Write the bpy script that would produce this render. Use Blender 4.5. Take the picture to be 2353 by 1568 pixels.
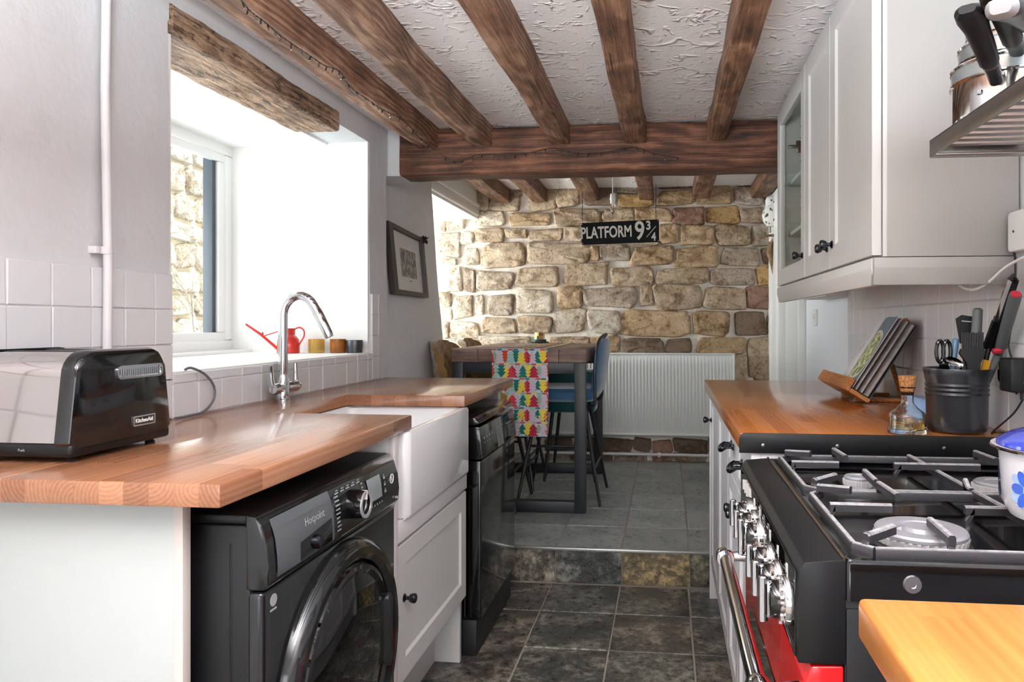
import bpy, bmesh, math, random
from mathutils import Vector, Matrix, noise
random.seed(7)
R = math.radians
for o in list(bpy.data.objects): bpy.data.objects.remove(o)
SC = bpy.context.scene
COL = SC.collection

# ---------------------------------------------------------------- camera, world, lights, exposure
F, PX0, PY0, CH, TH = 1650.0, 1357.0, 742.0, 1.178, R(6.0)
CT, ST = math.cos(TH), math.sin(TH)
cd = bpy.data.cameras.new('camera'); cam = bpy.data.objects.new('camera', cd); COL.objects.link(cam)
cam.location = (0, 0, CH); cam.rotation_euler = (R(90), 0, TH)
cd.sensor_width = 36; cd.lens = F / 2353 * 36
cd.shift_x = -(PX0 - 1176.5) / 2353; cd.shift_y = (PY0 - 784) / 2353
cd.clip_start = 0.02
SC.camera = cam

w = bpy.data.worlds.new('world'); SC.world = w; w.use_nodes = True
bg = w.node_tree.nodes['Background']; bg.inputs[0].default_value = (0.90, 0.95, 1.0, 1); bg.inputs[1].default_value = 1.9
vs = SC.view_settings
vs.view_transform = 'Standard'; vs.look = 'None'; vs.gamma = 1.0; vs.exposure = 0.42; vs.use_curve_mapping = False
try:
    SC.cycles.use_denoising = True
    SC.cycles.max_bounces = 10; SC.cycles.diffuse_bounces = 5; SC.cycles.glossy_bounces = 5; SC.cycles.transmission_bounces = 8
    SC.cycles.sample_clamp_indirect = 8.0
    SC.cycles.caustics_reflective = False; SC.cycles.caustics_refractive = False
except Exception: pass

def area(name, loc, aim, sx, sy, power, col=(1, 1, 1)):
    l = bpy.data.lights.new(name, 'AREA'); l.shape = 'RECTANGLE'; l.size = sx; l.size_y = sy; l.energy = power; l.color = col
    o = bpy.data.objects.new(name, l); COL.objects.link(o); o.location = loc
    o.rotation_euler = (Vector(aim) - Vector(loc)).to_track_quat('-Z', 'Y').to_euler()
    return o
area('kitchen_window_daylight', (-2.34, 2.22, 1.35), (-1.0, 2.45, 1.55), 1.15, 0.95, 12, (0.95, 0.98, 1.0))
area('dining_window_daylight', (-2.9, 4.7, 1.25), (-1.0, 4.75, 1.45), 1.5, 1.1, 95, (0.97, 0.99, 1.0))
area('added_rear_fill', (-0.25, -3.1, 1.1), (-0.25, 1.0, 1.6), 1.9, 1.5, 20, (0.97, 0.985, 1.0))  # added area light behind the camera for soft frontal fill
area('added_ceiling_fill', (-0.2, -0.08, 1.50), (-0.2, -0.12, 2.9), 0.5, 0.5, 150, (0.93, 0.97, 1.0))  # added fill light aimed up to brighten the ceiling
sl = bpy.data.lights.new('sun', 'SUN'); sl.energy = 6.0; sl.angle = R(1.0); sl.color = (1, 0.985, 0.96)
so = bpy.data.objects.new('sun', sl); COL.objects.link(so)
so.rotation_euler = Vector((-0.55, 0.15, -0.8)).to_track_quat('-Z', 'Y').to_euler()

# ---------------------------------------------------------------- helpers
def U(px, py, X=None, Y=None, Z=None):
    a = (px - PX0) / F; b = (PY0 - py) / F
    d = Vector((CT * a - ST, ST * a + CT, b))
    if X is not None: t = X / d.x
    elif Y is not None: t = Y / d.y
    else: t = (Z - CH) / d.z
    return Vector((d.x * t, d.y * t, CH + d.z * t))

def lin(c):
    c = c.lstrip('#'); out = []
    for i in (0, 2, 4):
        v = int(c[i:i + 2], 16) / 255
        out.append(v / 12.92 if v <= 0.04045 else ((v + 0.055) / 1.055) ** 2.4)
    return (*out, 1)

INV = {}
def thing(name, label, cat, loc=(0, 0, 0), local=False, rz=0, group=None):
    o = bpy.data.objects.new(name, None); COL.objects.link(o); o.empty_display_size = 0.05
    o.location = loc; o.rotation_euler = (0, 0, rz)
    o['label'] = label; o['category'] = cat
    if group: o['group'] = group
    INV[o.name] = Matrix() if local else Matrix.Translation(-Vector(loc))
    return o
def tag(o, label=None, cat=None, group=None, kind=None):
    if label: o['label'] = label
    if cat: o['category'] = cat
    if group: o['group'] = group
    if kind: o['kind'] = kind
    return o
def build(name, bm, mat, parent=None, smooth=True, ang=35, label=None, color=None):
    me = bpy.data.meshes.new(name)
    bmesh.ops.recalc_face_normals(bm, faces=bm.faces[:])
    bm.to_mesh(me); bm.free()
    mats = mat if isinstance(mat, (list, tuple)) else [mat]
    for m in mats: me.materials.append(m)
    if smooth:
        me.polygons.foreach_set('use_smooth', [True] * len(me.polygons)); me.set_sharp_from_angle(angle=R(ang))
    o = bpy.data.objects.new(name, me); COL.objects.link(o)
    if parent is not None:
        o.parent = parent
        o.matrix_parent_inverse = INV.get(parent.name, Matrix())
    if label: o['label'] = label
    if color: o.color = color
    return o
def struct(name, bm, mat, **k):
    o = build(name, bm, mat, **k); o['kind'] = 'structure'; return o
def copy_tree(o, parent=None):
    c = o.copy(); COL.objects.link(c)
    if parent is not None: c.parent = parent
    for ch in list(o.children): copy_tree(ch, c)
    return c
def NB(): return bmesh.new()

def box(bm, x0, x1, y0, y1, z0, z1, b=0, seg=2, mi=0):
    x0, x1 = sorted((x0, x1)); y0, y1 = sorted((y0, y1)); z0, z1 = sorted((z0, z1))
    vs = [bm.verts.new((x, y, z)) for z in (z0, z1) for y in (y0, y1) for x in (x0, x1)]
    q = ((0, 1, 3, 2), (4, 6, 7, 5), (0, 4, 5, 1), (2, 3, 7, 6), (0, 2, 6, 4), (1, 5, 7, 3))
    fs = [bm.faces.new([vs[i] for i in f]) for f in q]
    for f in fs: f.material_index = mi
    if b > 0:
        b = min(b, (x1 - x0) * .49, (y1 - y0) * .49, (z1 - z0) * .49)
        es = list({e for f in fs for e in f.edges})
        bmesh.ops.bevel(bm, geom=es, offset=b, segments=seg, affect='EDGES', profile=0.5, material=-1)
    return vs
def loft(bm, rings, caps=True, closed=True, mi=0, loop=False):
    vr = [[bm.verts.new(p) for p in r] for r in rings]
    n = len(vr[0]); m = len(vr)
    for i in range(m if loop else m - 1):
        a, b = vr[i], vr[(i + 1) % m]
        for j in range(n if closed else n - 1):
            k = (j + 1) % n
            f = bm.faces.new((a[j], a[k], b[k], b[j])); f.material_index = mi
    if caps and closed and not loop:
        for r in (vr[0], vr[-1]):
            try: f = bm.faces.new(r); f.material_index = mi
            except ValueError: pass
    return vr
def tube(bm, pts, r, n=8, caps=True, mi=0):
    pts = [Vector(p) for p in pts]
    rs = r if isinstance(r, (list, tuple)) else [r] * len(pts)
    t0 = (pts[1] - pts[0]).normalized()
    up = Vector((0, 0, 1)) if abs(t0.z) < .9 else Vector((1, 0, 0))
    nrm = t0.cross(up).normalized(); rings = []
    for i, p in enumerate(pts):
        if i == 0: t = pts[1] - pts[0]
        elif i == len(pts) - 1: t = pts[-1] - pts[-2]
        else: t = (pts[i + 1] - pts[i]).normalized() + (pts[i] - pts[i - 1]).normalized()
        t.normalize()
        nrm = (nrm - t * nrm.dot(t)).normalized(); bn = t.cross(nrm)
        rings.append([p + (nrm * math.cos(a) + bn * math.sin(a)) * rs[i] for a in [2 * math.pi * k / n for k in range(n)]])
    loft(bm, rings, caps, mi=mi)
def spline(pts, k=6):
    pts = [Vector(p) for p in pts]; P = [pts[0]] + pts + [pts[-1]]; out = []
    for i in range(1, len(P) - 2):
        for j in range(k):
            t = j / k; a, b, c, d = P[i - 1], P[i], P[i + 1], P[i + 2]
            out.append(0.5 * ((2 * b) + (c - a) * t + (2 * a - 5 * b + 4 * c - d) * t * t + (3 * b - a - 3 * c + d) * t ** 3))
    out.append(pts[-1]); return out
def lathe(bm, prof, c=(0, 0, 0), n=28, axis='Z', mi=0, caps=True):
    c = Vector(c); rings = []
    for r, z in prof:
        ring = []
        for k in range(n):
            a = 2 * math.pi * k / n; u, v = max(r, 1e-4) * math.cos(a), max(r, 1e-4) * math.sin(a)
            ring.append(c + Vector({'Z': (u, v, z), 'X': (z, u, v), 'Y': (u, z, v)}[axis]))
        rings.append(ring)
    loft(bm, rings, caps, mi=mi)
def prism(bm, poly, fn, d0, d1, b=0, seg=2, mi=0):
    """poly of 2-D points mapped by fn(u, v, d)"""
    a = [bm.verts.new(fn(u, v, d0)) for u, v in poly]; c = [bm.verts.new(fn(u, v, d1)) for u, v in poly]
    fs = [bm.faces.new(a), bm.faces.new(list(reversed(c)))]
    n = len(poly)
    for i in range(n):
        j = (i + 1) % n; fs.append(bm.faces.new((a[i], a[j], c[j], c[i])))
    for f in fs: f.material_index = mi
    if b > 0:
        es = list({e for f in fs for e in f.edges})
        bmesh.ops.bevel(bm, geom=es, offset=b, segments=seg, affect='EDGES', profile=.5, material=-1)
def rrect(w, h, r, n=4):
    out = []
    for sx, sy, a0 in ((1, 1, 0), (-1, 1, 90), (-1, -1, 180), (1, -1, 270)):
        for k in range(n + 1):
            a = R(a0 + 90 * k / n); out.append((sx * (w / 2 - r) + r * math.cos(a), sy * (h / 2 - r) + r * math.sin(a)))
    return out
def surf(bm, fn, nu, nv, mi=0):
    g = [[bm.verts.new(fn(i / nu, j / nv)) for j in range(nv + 1)] for i in range(nu + 1)]
    for i in range(nu):
        for j in range(nv):
            f = bm.faces.new((g[i][j], g[i + 1][j], g[i + 1][j + 1], g[i][j + 1])); f.material_index = mi
    return g
def slab(bm, fn, nu, nv, thick, mi=0):
    """closed sheet: fn(u,v,w) with w in {0,1}"""
    top = [[bm.verts.new(fn(i / nu, j / nv, 1)) for j in range(nv + 1)] for i in range(nu + 1)]
    bot = [[bm.verts.new(fn(i / nu, j / nv, 0)) for j in range(nv + 1)] for i in range(nu + 1)]
    def q(*a): f = bm.faces.new(a); f.material_index = mi
    for i in range(nu):
        for j in range(nv):
            q(top[i][j], top[i + 1][j], top[i + 1][j + 1], top[i][j + 1]); q(bot[i][j], bot[i][j + 1], bot[i + 1][j + 1], bot[i + 1][j])
    for i in range(nu):
        q(top[i][0], bot[i][0], bot[i + 1][0], top[i + 1][0]); q(top[i][nv], top[i + 1][nv], bot[i + 1][nv], bot[i][nv])
    for j in range(nv):
        q(top[0][j], top[0][j + 1], bot[0][j + 1], bot[0][j]); q(top[nu][j], bot[nu][j], bot[nu][j + 1], top[nu][j + 1])
def gbox(bm, x0, x1, y0, y1, z0, z1, s=.08, amp=.004, sc=2.5, fn=None):
    d = {}
    nx, ny, nz = [max(1, min(60, round(abs(q) / s))) for q in (x1 - x0, y1 - y0, z1 - z0)]
    def V(i, j, k):
        key = (i, j, k)
        if key not in d:
            p = Vector((x0 + (x1 - x0) * i / nx, y0 + (y1 - y0) * j / ny, z0 + (z1 - z0) * k / nz))
            q = p + noise.noise_vector(p * sc) * amp + noise.noise_vector(p * sc * 4) * amp * .25
            if fn: q = fn(q)
            d[key] = bm.verts.new(q)
        return d[key]
    for i in range(nx):
        for j in range(ny):
            for k in (0, nz): bm.faces.new((V(i, j, k), V(i + 1, j, k), V(i + 1, j + 1, k), V(i, j + 1, k)))
    for i in range(nx):
        for k in range(nz):
            for j in (0, ny): bm.faces.new((V(i, j, k), V(i + 1, j, k), V(i + 1, j, k + 1), V(i, j, k + 1)))
    for j in range(ny):
        for k in range(nz):
            for i in (0, nx): bm.faces.new((V(i, j, k), V(i, j + 1, k), V(i, j + 1, k + 1), V(i, j, k + 1)))
def xform(bm, M, start=0):
    bm.verts.ensure_lookup_table()
    for v in bm.verts[start:]: v.co = M @ v.co
def text(name, s, size, loc, rot, mat, parent, ext=.0004, bold=0, sx=1, ax='CENTER'):
    cu = bpy.data.curves.new(name, 'FONT'); cu.body = s; cu.size = size; cu.extrude = ext; cu.offset = bold
    cu.align_x = ax; cu.align_y = 'CENTER'; cu.resolution_u = 3
    cu.materials.append(mat)
    o = bpy.data.objects.new(name, cu); COL.objects.link(o)
    me = bpy.data.meshes.new_from_object(o); bpy.data.objects.remove(o); o = bpy.data.objects.new(name, me); COL.objects.link(o)
    o['kind'] = 'stuff'
    o.location = loc; o.rotation_euler = rot; o.scale = (sx, 1, 1)
    if parent is not None:
        o.parent = parent; o.matrix_parent_inverse = INV.get(parent.name, Matrix())
    return o
FACE_X = (R(90), 0, R(90))      # text facing +X, running +Y
FACE_NX = (R(90), 0, R(-90))    # text facing -X, running -Y
FACE_NY = (R(90), 0, 0)         # text facing -Y, running +X

# ---------------------------------------------------------------- materials
def nn(nt, t, ins=None, **pr):
    n = nt.nodes.new('ShaderNode' + t)
    for k, v in pr.items(): setattr(n, k, v)
    for k, v in (ins or {}).items():
        s = n.inputs[k]
        if isinstance(v, bpy.types.NodeSocket): nt.links.new(v, s)
        else: s.default_value = v
    return n
def mth(nt, op, a, b=0.0, c=0.0, clamp=False):
    n = nn(nt, 'Math', {0: a, 1: b, 2: c}, operation=op); n.use_clamp = clamp; return n.outputs[0]
def mixc(nt, f, a, b, bt='MIX'):
    n = nn(nt, 'Mix', {0: f, 6: a, 7: b}, data_type='RGBA', blend_type=bt); return n.outputs[2]
def ramp(nt, f, stops):
    n = nn(nt, 'ValToRGB', {0: f}); e = n.color_ramp.elements
    while len(e) < len(stops): e.new(0.5)
    for i, (p, c) in enumerate(stops): e[i].position = p; e[i].color = lin(c) if isinstance(c, str) else c
    return n.outputs[0]
def noi(nt, vec, scale, detail=3, rough=.55, dist=0, out=0):
    return nn(nt, 'TexNoise', {'Vector': vec, 'Scale': scale, 'Detail': detail, 'Roughness': rough, 'Distortion': dist}).outputs[out]
def mapv(nt, vec, sc=(1, 1, 1), loc=(0, 0, 0)):
    return nn(nt, 'Mapping', {'Vector': vec, 'Scale': sc, 'Location': loc}).outputs[0]
def start(name):
    m = bpy.data.materials.new(name); m.use_nodes = True; nt = m.node_tree
    return m, nt, nt.nodes['Principled BSDF'], nn(nt, 'TexCoord').outputs['Object']
def bump(nt, bs, h, strength, dist=.01):
    b = nn(nt, 'Bump', {'Height': h, 'Strength': strength, 'Distance': dist}); nt.links.new(b.outputs[0], bs.inputs['Normal'])
def setp(nt, bs, **k):
    names = dict(col='Base Color', rough='Roughness', metal='Metallic', trans='Transmission Weight', ior='IOR', coat='Coat Weight', coatr='Coat Roughness', sheen='Sheen Weight', spec='Specular IOR Level', emi='Emission Color', emis='Emission Strength', alpha='Alpha')
    for a, v in k.items():
        s = bs.inputs[names[a]]
        if isinstance(v, bpy.types.NodeSocket): nt.links.new(v, s)
        else: s.default_value = lin(v) if isinstance(v, str) else v
def M(name, col, rough=.5, metal=0, var=.06, vs=6, bmp=0, bs_=40, bd=.002, **k):
    m, nt, bs, co = start(name)
    n = noi(nt, co, vs, 4)
    c = mixc(nt, 1.0, lin(col), ramp(nt, n, [(0.25, (1 - var * 2, 1 - var * 2, 1 - var * 2, 1)), (.75, (1, 1, 1, 1))]), 'MULTIPLY')
    setp(nt, bs, col=c, rough=rough, metal=metal, **k)
    if bmp: bump(nt, bs, noi(nt, co, bs_, 4), bmp, bd)
    return m
def objcol(nt): return nn(nt, 'ObjectInfo').outputs['Color']

def m_plaster(name, col, amp=.35):
    m, nt, bs, co = start(name)
    n1 = noi(nt, co, 3.5, 5); n2 = noi(nt, co, 26, 4)
    c = mixc(nt, n1, lin(col), mixc(nt, 1, lin(col), (.93, .93, .945, 1), 'MULTIPLY'))
    setp(nt, bs, col=c, rough=.62)
    h = mth(nt, 'MULTIPLY_ADD', n1, 1.6, mth(nt, 'MULTIPLY', n2, .25))
    bump(nt, bs, h, amp, .02); return m
def m_artex(name):
    m, nt, bs, co = start(name)
    ridge = None
    for sc, off, w in ((7, 0, .045), (12, 3.3, .06), (16, 8.1, .05)):
        v = mapv(nt, co, (1, 1.25, 1), (off, off * .7, 0))
        n = noi(nt, v, sc, 2, .4, .8)
        a = mth(nt, 'ABSOLUTE', mth(nt, 'SUBTRACT', n, .5))
        r = nn(nt, 'MapRange', {0: a, 1: 0.0, 2: w, 3: 1.0, 4: 0.0}, interpolation_type='SMOOTHSTEP').outputs[0]
        k = nn(nt, 'MapRange', {0: noi(nt, v, sc * .9 + 4, 2), 1: .53, 2: .66, 3: 0.0, 4: 1.0}).outputs[0]
        r = mth(nt, 'MULTIPLY', r, k)
        ridge = r if ridge is None else mth(nt, 'MAXIMUM', ridge, r)
    h = mth(nt, 'ADD', ridge, mth(nt, 'MULTIPLY', noi(nt, co, 60, 3), .18))
    st = nn(nt, 'MapRange', {0: noi(nt, co, 2.3, 4), 1: .60, 2: .75, 3: 0.0, 4: .35}).outputs[0]
    c = mixc(nt, st, lin('#fbfbfd'), lin('#e3dad2'))
    setp(nt, bs, col=c, rough=.55); bump(nt, bs, h, .7, .008); return m
def m_oak(name, axis, dark, mid, light, rough=.62, scale=1.0, rugged=0.0):
    m, nt, bs, co = start(name)
    big = {'Y': (1, .09, 1), 'X': (.09, 1, 1), 'Z': (1, 1, .09)}[axis]
    v = mapv(nt, co, big)
    warp = noi(nt, mapv(nt, co, (1.5, 1.5, 1.5)), 1.6, 2, .5, 0, 1)
    v2 = nn(nt, 'VectorMath', {0: v, 1: nn(nt, 'VectorMath', {0: warp, 3: .09}, operation='SCALE').outputs[0]}, operation='ADD').outputs[0]
    rings = nn(nt, 'TexWave', {'Vector': v2, 'Scale': 16 * scale, 'Distortion': 5, 'Detail': 3, 'Detail Scale': 1.5}, wave_type='RINGS', rings_direction={'Y': 'Y', 'X': 'X', 'Z': 'Z'}[axis]).outputs['Fac']
    fine = noi(nt, mapv(nt, co, tuple(q * 1 if q == 1 else .03 for q in big)), 150 * scale, 4, .7)
    blot = noi(nt, co, 5, 5, .6)
    f = mth(nt, 'ADD', mth(nt, 'MULTIPLY', rings, .13), mth(nt, 'ADD', mth(nt, 'MULTIPLY', fine, .62), mth(nt, 'MULTIPLY', blot, .60)))
    c = ramp(nt, f, [(.44, dark), (.66, mid), (.88, light)])
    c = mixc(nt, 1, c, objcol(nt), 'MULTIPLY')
    if rugged:
        cv = mapv(nt, co, tuple(1 if q == 1 else (.22 if rugged > 2 else .045) for q in big))
        ck_ = nn(nt, 'MapRange', {0: noi(nt, cv, 62, 6, .75, .8), 1: .40 if rugged > 2 else .33, 2: .49 if rugged > 2 else .42, 3: .85, 4: 0.0}).outputs[0]
        c = mixc(nt, ck_, c, lin('#2b1a10'))
    setp(nt, bs, col=c, rough=rough)
    h = mth(nt, 'ADD', mth(nt, 'MULTIPLY', fine, .7), mth(nt, 'MULTIPLY', rings, .15))
    if rugged:
        h = mth(nt, 'ADD', h, mth(nt, 'MULTIPLY', noi(nt, mapv(nt, co, tuple(1 if q == 1 else .3 for q in big)), 45, 6, .7), rugged))
    bump(nt, bs, h, .8, .004 + .004 * rugged); return m
def m_block(name, base, dark, rough=.22, sw=.042, endx=False):
    """laminated hardwood: staves along Y, solid growth-ring texture so ends show end grain"""
    m, nt, bs, co = start(name)
    xyz = nn(nt, 'SeparateXYZ', {0: co}); x, y, z = xyz.outputs
    sx = mth(nt, 'DIVIDE', x, sw); ix = mth(nt, 'FLOOR', sx); fx = mth(nt, 'SUBTRACT', mth(nt, 'FRACT', sx), .5)
    r0 = nn(nt, 'TexWhiteNoise', {'W': ix}, noise_dimensions='1D').outputs[0]
    iy = mth(nt, 'FLOOR', mth(nt, 'ADD', mth(nt, 'MULTIPLY', y, 1.7), mth(nt, 'MULTIPLY', r0, 9)))
    wn = nn(nt, 'TexWhiteNoise', {'Vector': nn(nt, 'CombineXYZ', {0: ix, 1: iy, 2: 0.0}).outputs[0]}, noise_dimensions='3D')
    cr = nn(nt, 'SeparateColor', {0: wn.outputs['Color']}).outputs
    wob = noi(nt, mapv(nt, co, (1, .05, 1)), 12, 2)
    cx = mth(nt, 'ADD', mth(nt, 'MULTIPLY', fx, sw), mth(nt, 'MULTIPLY_ADD', cr[0], .10, -.05))
    cz = mth(nt, 'ADD', mth(nt, 'SUBTRACT', z, .91), mth(nt, 'MULTIPLY_ADD', cr[1], .09, -.07))
    d = mth(nt, 'SQRT', mth(nt, 'ADD', mth(nt, 'MULTIPLY', cx, cx), mth(nt, 'MULTIPLY', cz, cz)))
    d = mth(nt, 'ADD', d, mth(nt, 'MULTIPLY', wob, .012))
    ring = mth(nt, 'MULTIPLY_ADD', mth(nt, 'SINE', mth(nt, 'MULTIPLY', d, 900)), .5, .5)
    fine = noi(nt, mapv(nt, co, (1, .04, 1)), 120, 4, .6)
    f = mth(nt, 'ADD', mth(nt, 'MULTIPLY', ring, .16), mth(nt, 'ADD', mth(nt, 'MULTIPLY', fine, .35), mth(nt, 'MULTIPLY', cr[2], .42)))
    c = ramp(nt, f, [(.1, dark), (.85, base)])
    edge = nn(nt, 'MapRange', {0: mth(nt, 'ABSOLUTE', fx), 1: .480, 2: .496, 3: 0.0, 4: .3}).outputs[0]
    c = mixc(nt, edge, c, lin(dark))
    setp(nt, bs, col=c, rough=mth(nt, 'MULTIPLY_ADD', fine, .14, rough - .06), coat=.35, coatr=.12)
    bump(nt, bs, fine, .12, .001); return m
def m_slate(name, pale=False):
    m, nt, bs, co = start(name)
    oc = objcol(nt)
    rnd = nn(nt, 'ObjectInfo').outputs['Random']
    off = nn(nt, 'CombineXYZ', {0: mth(nt, 'MULTIPLY', rnd, 37.0), 1: mth(nt, 'MULTIPLY', rnd, 17.0), 2: 0.0}).outputs[0]
    v = nn(nt, 'VectorMath', {0: co, 1: off}, operation='ADD').outputs[0]
    n1 = noi(nt, v, 6, 7, .62, .6); n2 = noi(nt, v, 34, 6, .7); n3 = noi(nt, mapv(nt, v, (1, 3, 1)), 3, 4, .5, 1.2)
    f = mth(nt, 'ADD', mth(nt, 'MULTIPLY', n1, .5), mth(nt, 'MULTIPLY', n2, .5))
    c = ramp(nt, f, [(.36, '#787c7b'), (.50, '#989c9b'), (.66, '#b9bab6')] if pale else [(.36, '#201f1d'), (.50, '#4e4c48'), (.63, '#a9a297')])
    c = mixc(nt, 1, c, oc, 'MULTIPLY')
    sp = nn(nt, 'MapRange', {0: noi(nt, v, 160, 2), 1: .66, 2: .72, 3: 0.0, 4: .5}).outputs[0]
    c = mixc(nt, sp, c, lin('#b9b2a4'))
    a = mth(nt, 'ABSOLUTE', mth(nt, 'SUBTRACT', n3, .5))
    cr = nn(nt, 'MapRange', {0: a, 1: 0.0, 2: .008, 3: 1.0, 4: 0.0}).outputs[0]
    h = mth(nt, 'ADD', mth(nt, 'MULTIPLY', n1, 1.3), mth(nt, 'ADD', mth(nt, 'MULTIPLY', n2, .35), mth(nt, 'MULTIPLY', cr, .12)))
    setp(nt, bs, col=c, rough=mth(nt, 'MULTIPLY_ADD', n2, .35, .14))
    bump(nt, bs, h, .7, .009); return m
def m_stone(name):
    m, nt, bs, co = start(name)
    rnd = nn(nt, 'ObjectInfo').outputs['Random']
    off = nn(nt, 'CombineXYZ', {0: mth(nt, 'MULTIPLY', rnd, 23.0), 1: mth(nt, 'MULTIPLY', rnd, 11.0), 2: mth(nt, 'MULTIPLY', rnd, 7.0)}).outputs[0]
    v = nn(nt, 'VectorMath', {0: co, 1: off}, operation='ADD').outputs[0]
    n1 = noi(nt, v, 5, 5, .6, .5); n2 = noi(nt, v, 30, 7, .75); n3 = noi(nt, v, 110, 3, .7)
    f = mth(nt, 'ADD', mth(nt, 'MULTIPLY', n1, .5), mth(nt, 'MULTIPLY', n2, .5))
    c = ramp(nt, f, [(.30, '#76644f'), (.41, '#c2b29e'), (.50, '#f1eae0'), (.62, '#ffffff')])
    c = mixc(nt, 1, c, objcol(nt), 'MULTIPLY')
    pit = nn(nt, 'MapRange', {0: noi(nt, v, 60, 3, .6), 1: .34, 2: .42, 3: .5, 4: 0.0}).outputs[0]
    c = mixc(nt, pit, c, lin('#6b5947'))
    setp(nt, bs, col=c, rough=.9)
    h = mth(nt, 'ADD', mth(nt, 'MULTIPLY', n2, 1.0), mth(nt, 'ADD', mth(nt, 'MULTIPLY', n1, 1.4), mth(nt, 'MULTIPLY', n3, .25)))
    bump(nt, bs, h, 1.0, .026); return m
def m_glass(name, col=(1, 1, 1, 1), rough=0.0, ior=1.45):
    m, nt, bs, co = start(name); setp(nt, bs, col=col, rough=rough, trans=1.0, ior=ior); return m
def m_pane(name, tint=(.97, .985, .98, 1)):
    m = bpy.data.materials.new(name); m.use_nodes = True; nt = m.node_tree
    nt.nodes.remove(nt.nodes['Principled BSDF'])
    t = nn(nt, 'BsdfTransparent', {0: tint}); g = nn(nt, 'BsdfGlossy', {'Roughness': .02})
    fc = nn(nt, 'LayerWeight', {0: .5}).outputs['Facing']; fr = nn(nt, 'Math', {0: mth(nt, 'POWER', fc, 5.0), 1: .22, 2: .02}, operation='MULTIPLY_ADD')
    mx = nn(nt, 'MixShader', {0: fr.outputs[0], 1: t.outputs[0], 2: g.outputs[0]})
    nt.links.new(mx.outputs[0], nt.nodes['Material Output'].inputs[0]); return m
def m_brushed(name, col, axis=(1, 30, 30), rough=.32):
    m, nt, bs, co = start(name)
    n = noi(nt, mapv(nt, co, axis), 12, 3)
    setp(nt, bs, col=mixc(nt, n, lin(col), mixc(nt, 1, lin(col), (.72, .70, .68, 1), 'MULTIPLY')), metal=1.0, rough=mth(nt, 'MULTIPLY_ADD', n, .2, rough - .1))
    return m

PLASTER = m_plaster('painted_plaster', '#d6d9db', .3)
PLASTER_G = m_plaster('grey_painted_plaster', '#dfe1e3', .4)
REVEAL = m_plaster('white_painted_plaster', '#f4f4f1', .15)
ARTEX = m_artex('artex_ceiling')
JOIST = m_oak('weathered_oak', 'Y', '#2e1f17', '#7c5c48', '#b89a82', rugged=.35)
BEAM = m_oak('dark_stained_oak', 'X', '#20120c', '#5d3927', '#96664a', scale=.8, rugged=.5)
LINTEL = m_oak('rugged_old_oak', 'Y', '#3a2718', '#a8866a', '#e8c4a6', rugged=3.0)
BLOCK = m_block('laminated_worktop_wood', '#b58160', '#744830')
SLATE = m_slate('slate'); SLATE2 = m_slate('slate_window_lit', True); STONE = m_stone('sandstone')  # dining slate: reflected window light put into a paler base colour
MORTAR = m_plaster('lime_mortar', '#eee7da', 1.0)
GROUT = M('floor_grout', '#a89f92', .9, bmp=.5)
TILE = M('white_glazed_tile', '#e0e3e6', .2, var=.03, vs=3, bmp=.12, bs_=14, bd=.004)
PINKT = M('pale_pink_tile', '#e6dad8', .16, var=.03, vs=3, bmp=.22, bs_=14, bd=.006)
CAB = M('cabinet_paint', '#d6d6d3', .38, var=.015, vs=2, bmp=.05, bs_=90)
CAB_SHADED = M('cabinet_paint_shaded', '#a2a09b', .42, var=.02, vs=3)  # cabinet paint darkened: weaker light on camera-facing sides put into the colour
CABR = M('base_cabinet_paint', '#eeeef2', .35, var=.015, vs=2)
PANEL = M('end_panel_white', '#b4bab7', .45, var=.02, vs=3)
WHITEP = M('white_plastic', '#f1f1ef', .3, var=.01)
UPVC = M('white_upvc', '#f4f5f4', .28, var=.01)
DARKF = M('dark_grey_frame', '#3c4650', .4)
RADW = M('radiator_enamel', '#ebedea', .3, var=.01)
BLK = M('black_gloss_enamel', '#0d0d0f', .12, var=.1, coat=.4)
BLKS = M('black_satin', '#111113', .42, var=.1, spec=.35)
BLKM = M('black_matt_metal', '#1d1d1f', .5, var=.1, bmp=.1)
BLKG = M('black_glass', '#060607', .04, coat=.5)
DGREY = M('dark_grey_gloss', '#151618', .14, coat=.3)
CHROME = M('chrome', '#dcdee2', .07, 1.0, var=.02)
STEEL = m_brushed('brushed_steel', '#b9b4b0')
STEELP = M('polished_steel', '#cfcbc8', .1, 1.0, var=.03)
PEWTER = M('pewter', '#4a4d52', .25, 1.0)
IRON = M('cast_iron', '#3c3b3f', .38, .1, var=.3, vs=25, bmp=.6, bs_=160, bd=.001)
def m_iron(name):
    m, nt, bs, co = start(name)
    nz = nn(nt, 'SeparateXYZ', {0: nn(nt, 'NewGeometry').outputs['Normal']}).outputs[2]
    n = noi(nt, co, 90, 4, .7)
    f = mth(nt, 'MULTIPLY', nn(nt, 'MapRange', {0: nz, 1: .4, 2: .8, 3: 0.0, 4: 1.0}).outputs[0], nn(nt, 'MapRange', {0: n, 1: .30, 2: .6, 3: .35, 4: 1.0}).outputs[0])  # upward faces mixed towards pale grey, broken up by noise
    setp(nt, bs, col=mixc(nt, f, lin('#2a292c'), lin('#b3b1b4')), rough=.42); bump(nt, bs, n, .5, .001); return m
IRON = m_iron('pale_top_cast_iron')
RED = M('red_enamel', '#e0181c', .16, var=.04, coat=.5)
CERAM = M('white_fireclay', '#f0f1f2', .1, var=.01, coat=.4)
TABLEW = m_oak('table_wood', 'X', '#4b3a33', '#7d6358', '#a68b7d', rough=.45)
TLEG = M('table_leg_metal', '#292b2f', .45, var=.1, vs=14, bmp=.2, bs_=60)
BLUEV = M('blue_velvet', '#2c6490', .55, var=.25, vs=12, sheen=.8)
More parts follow.
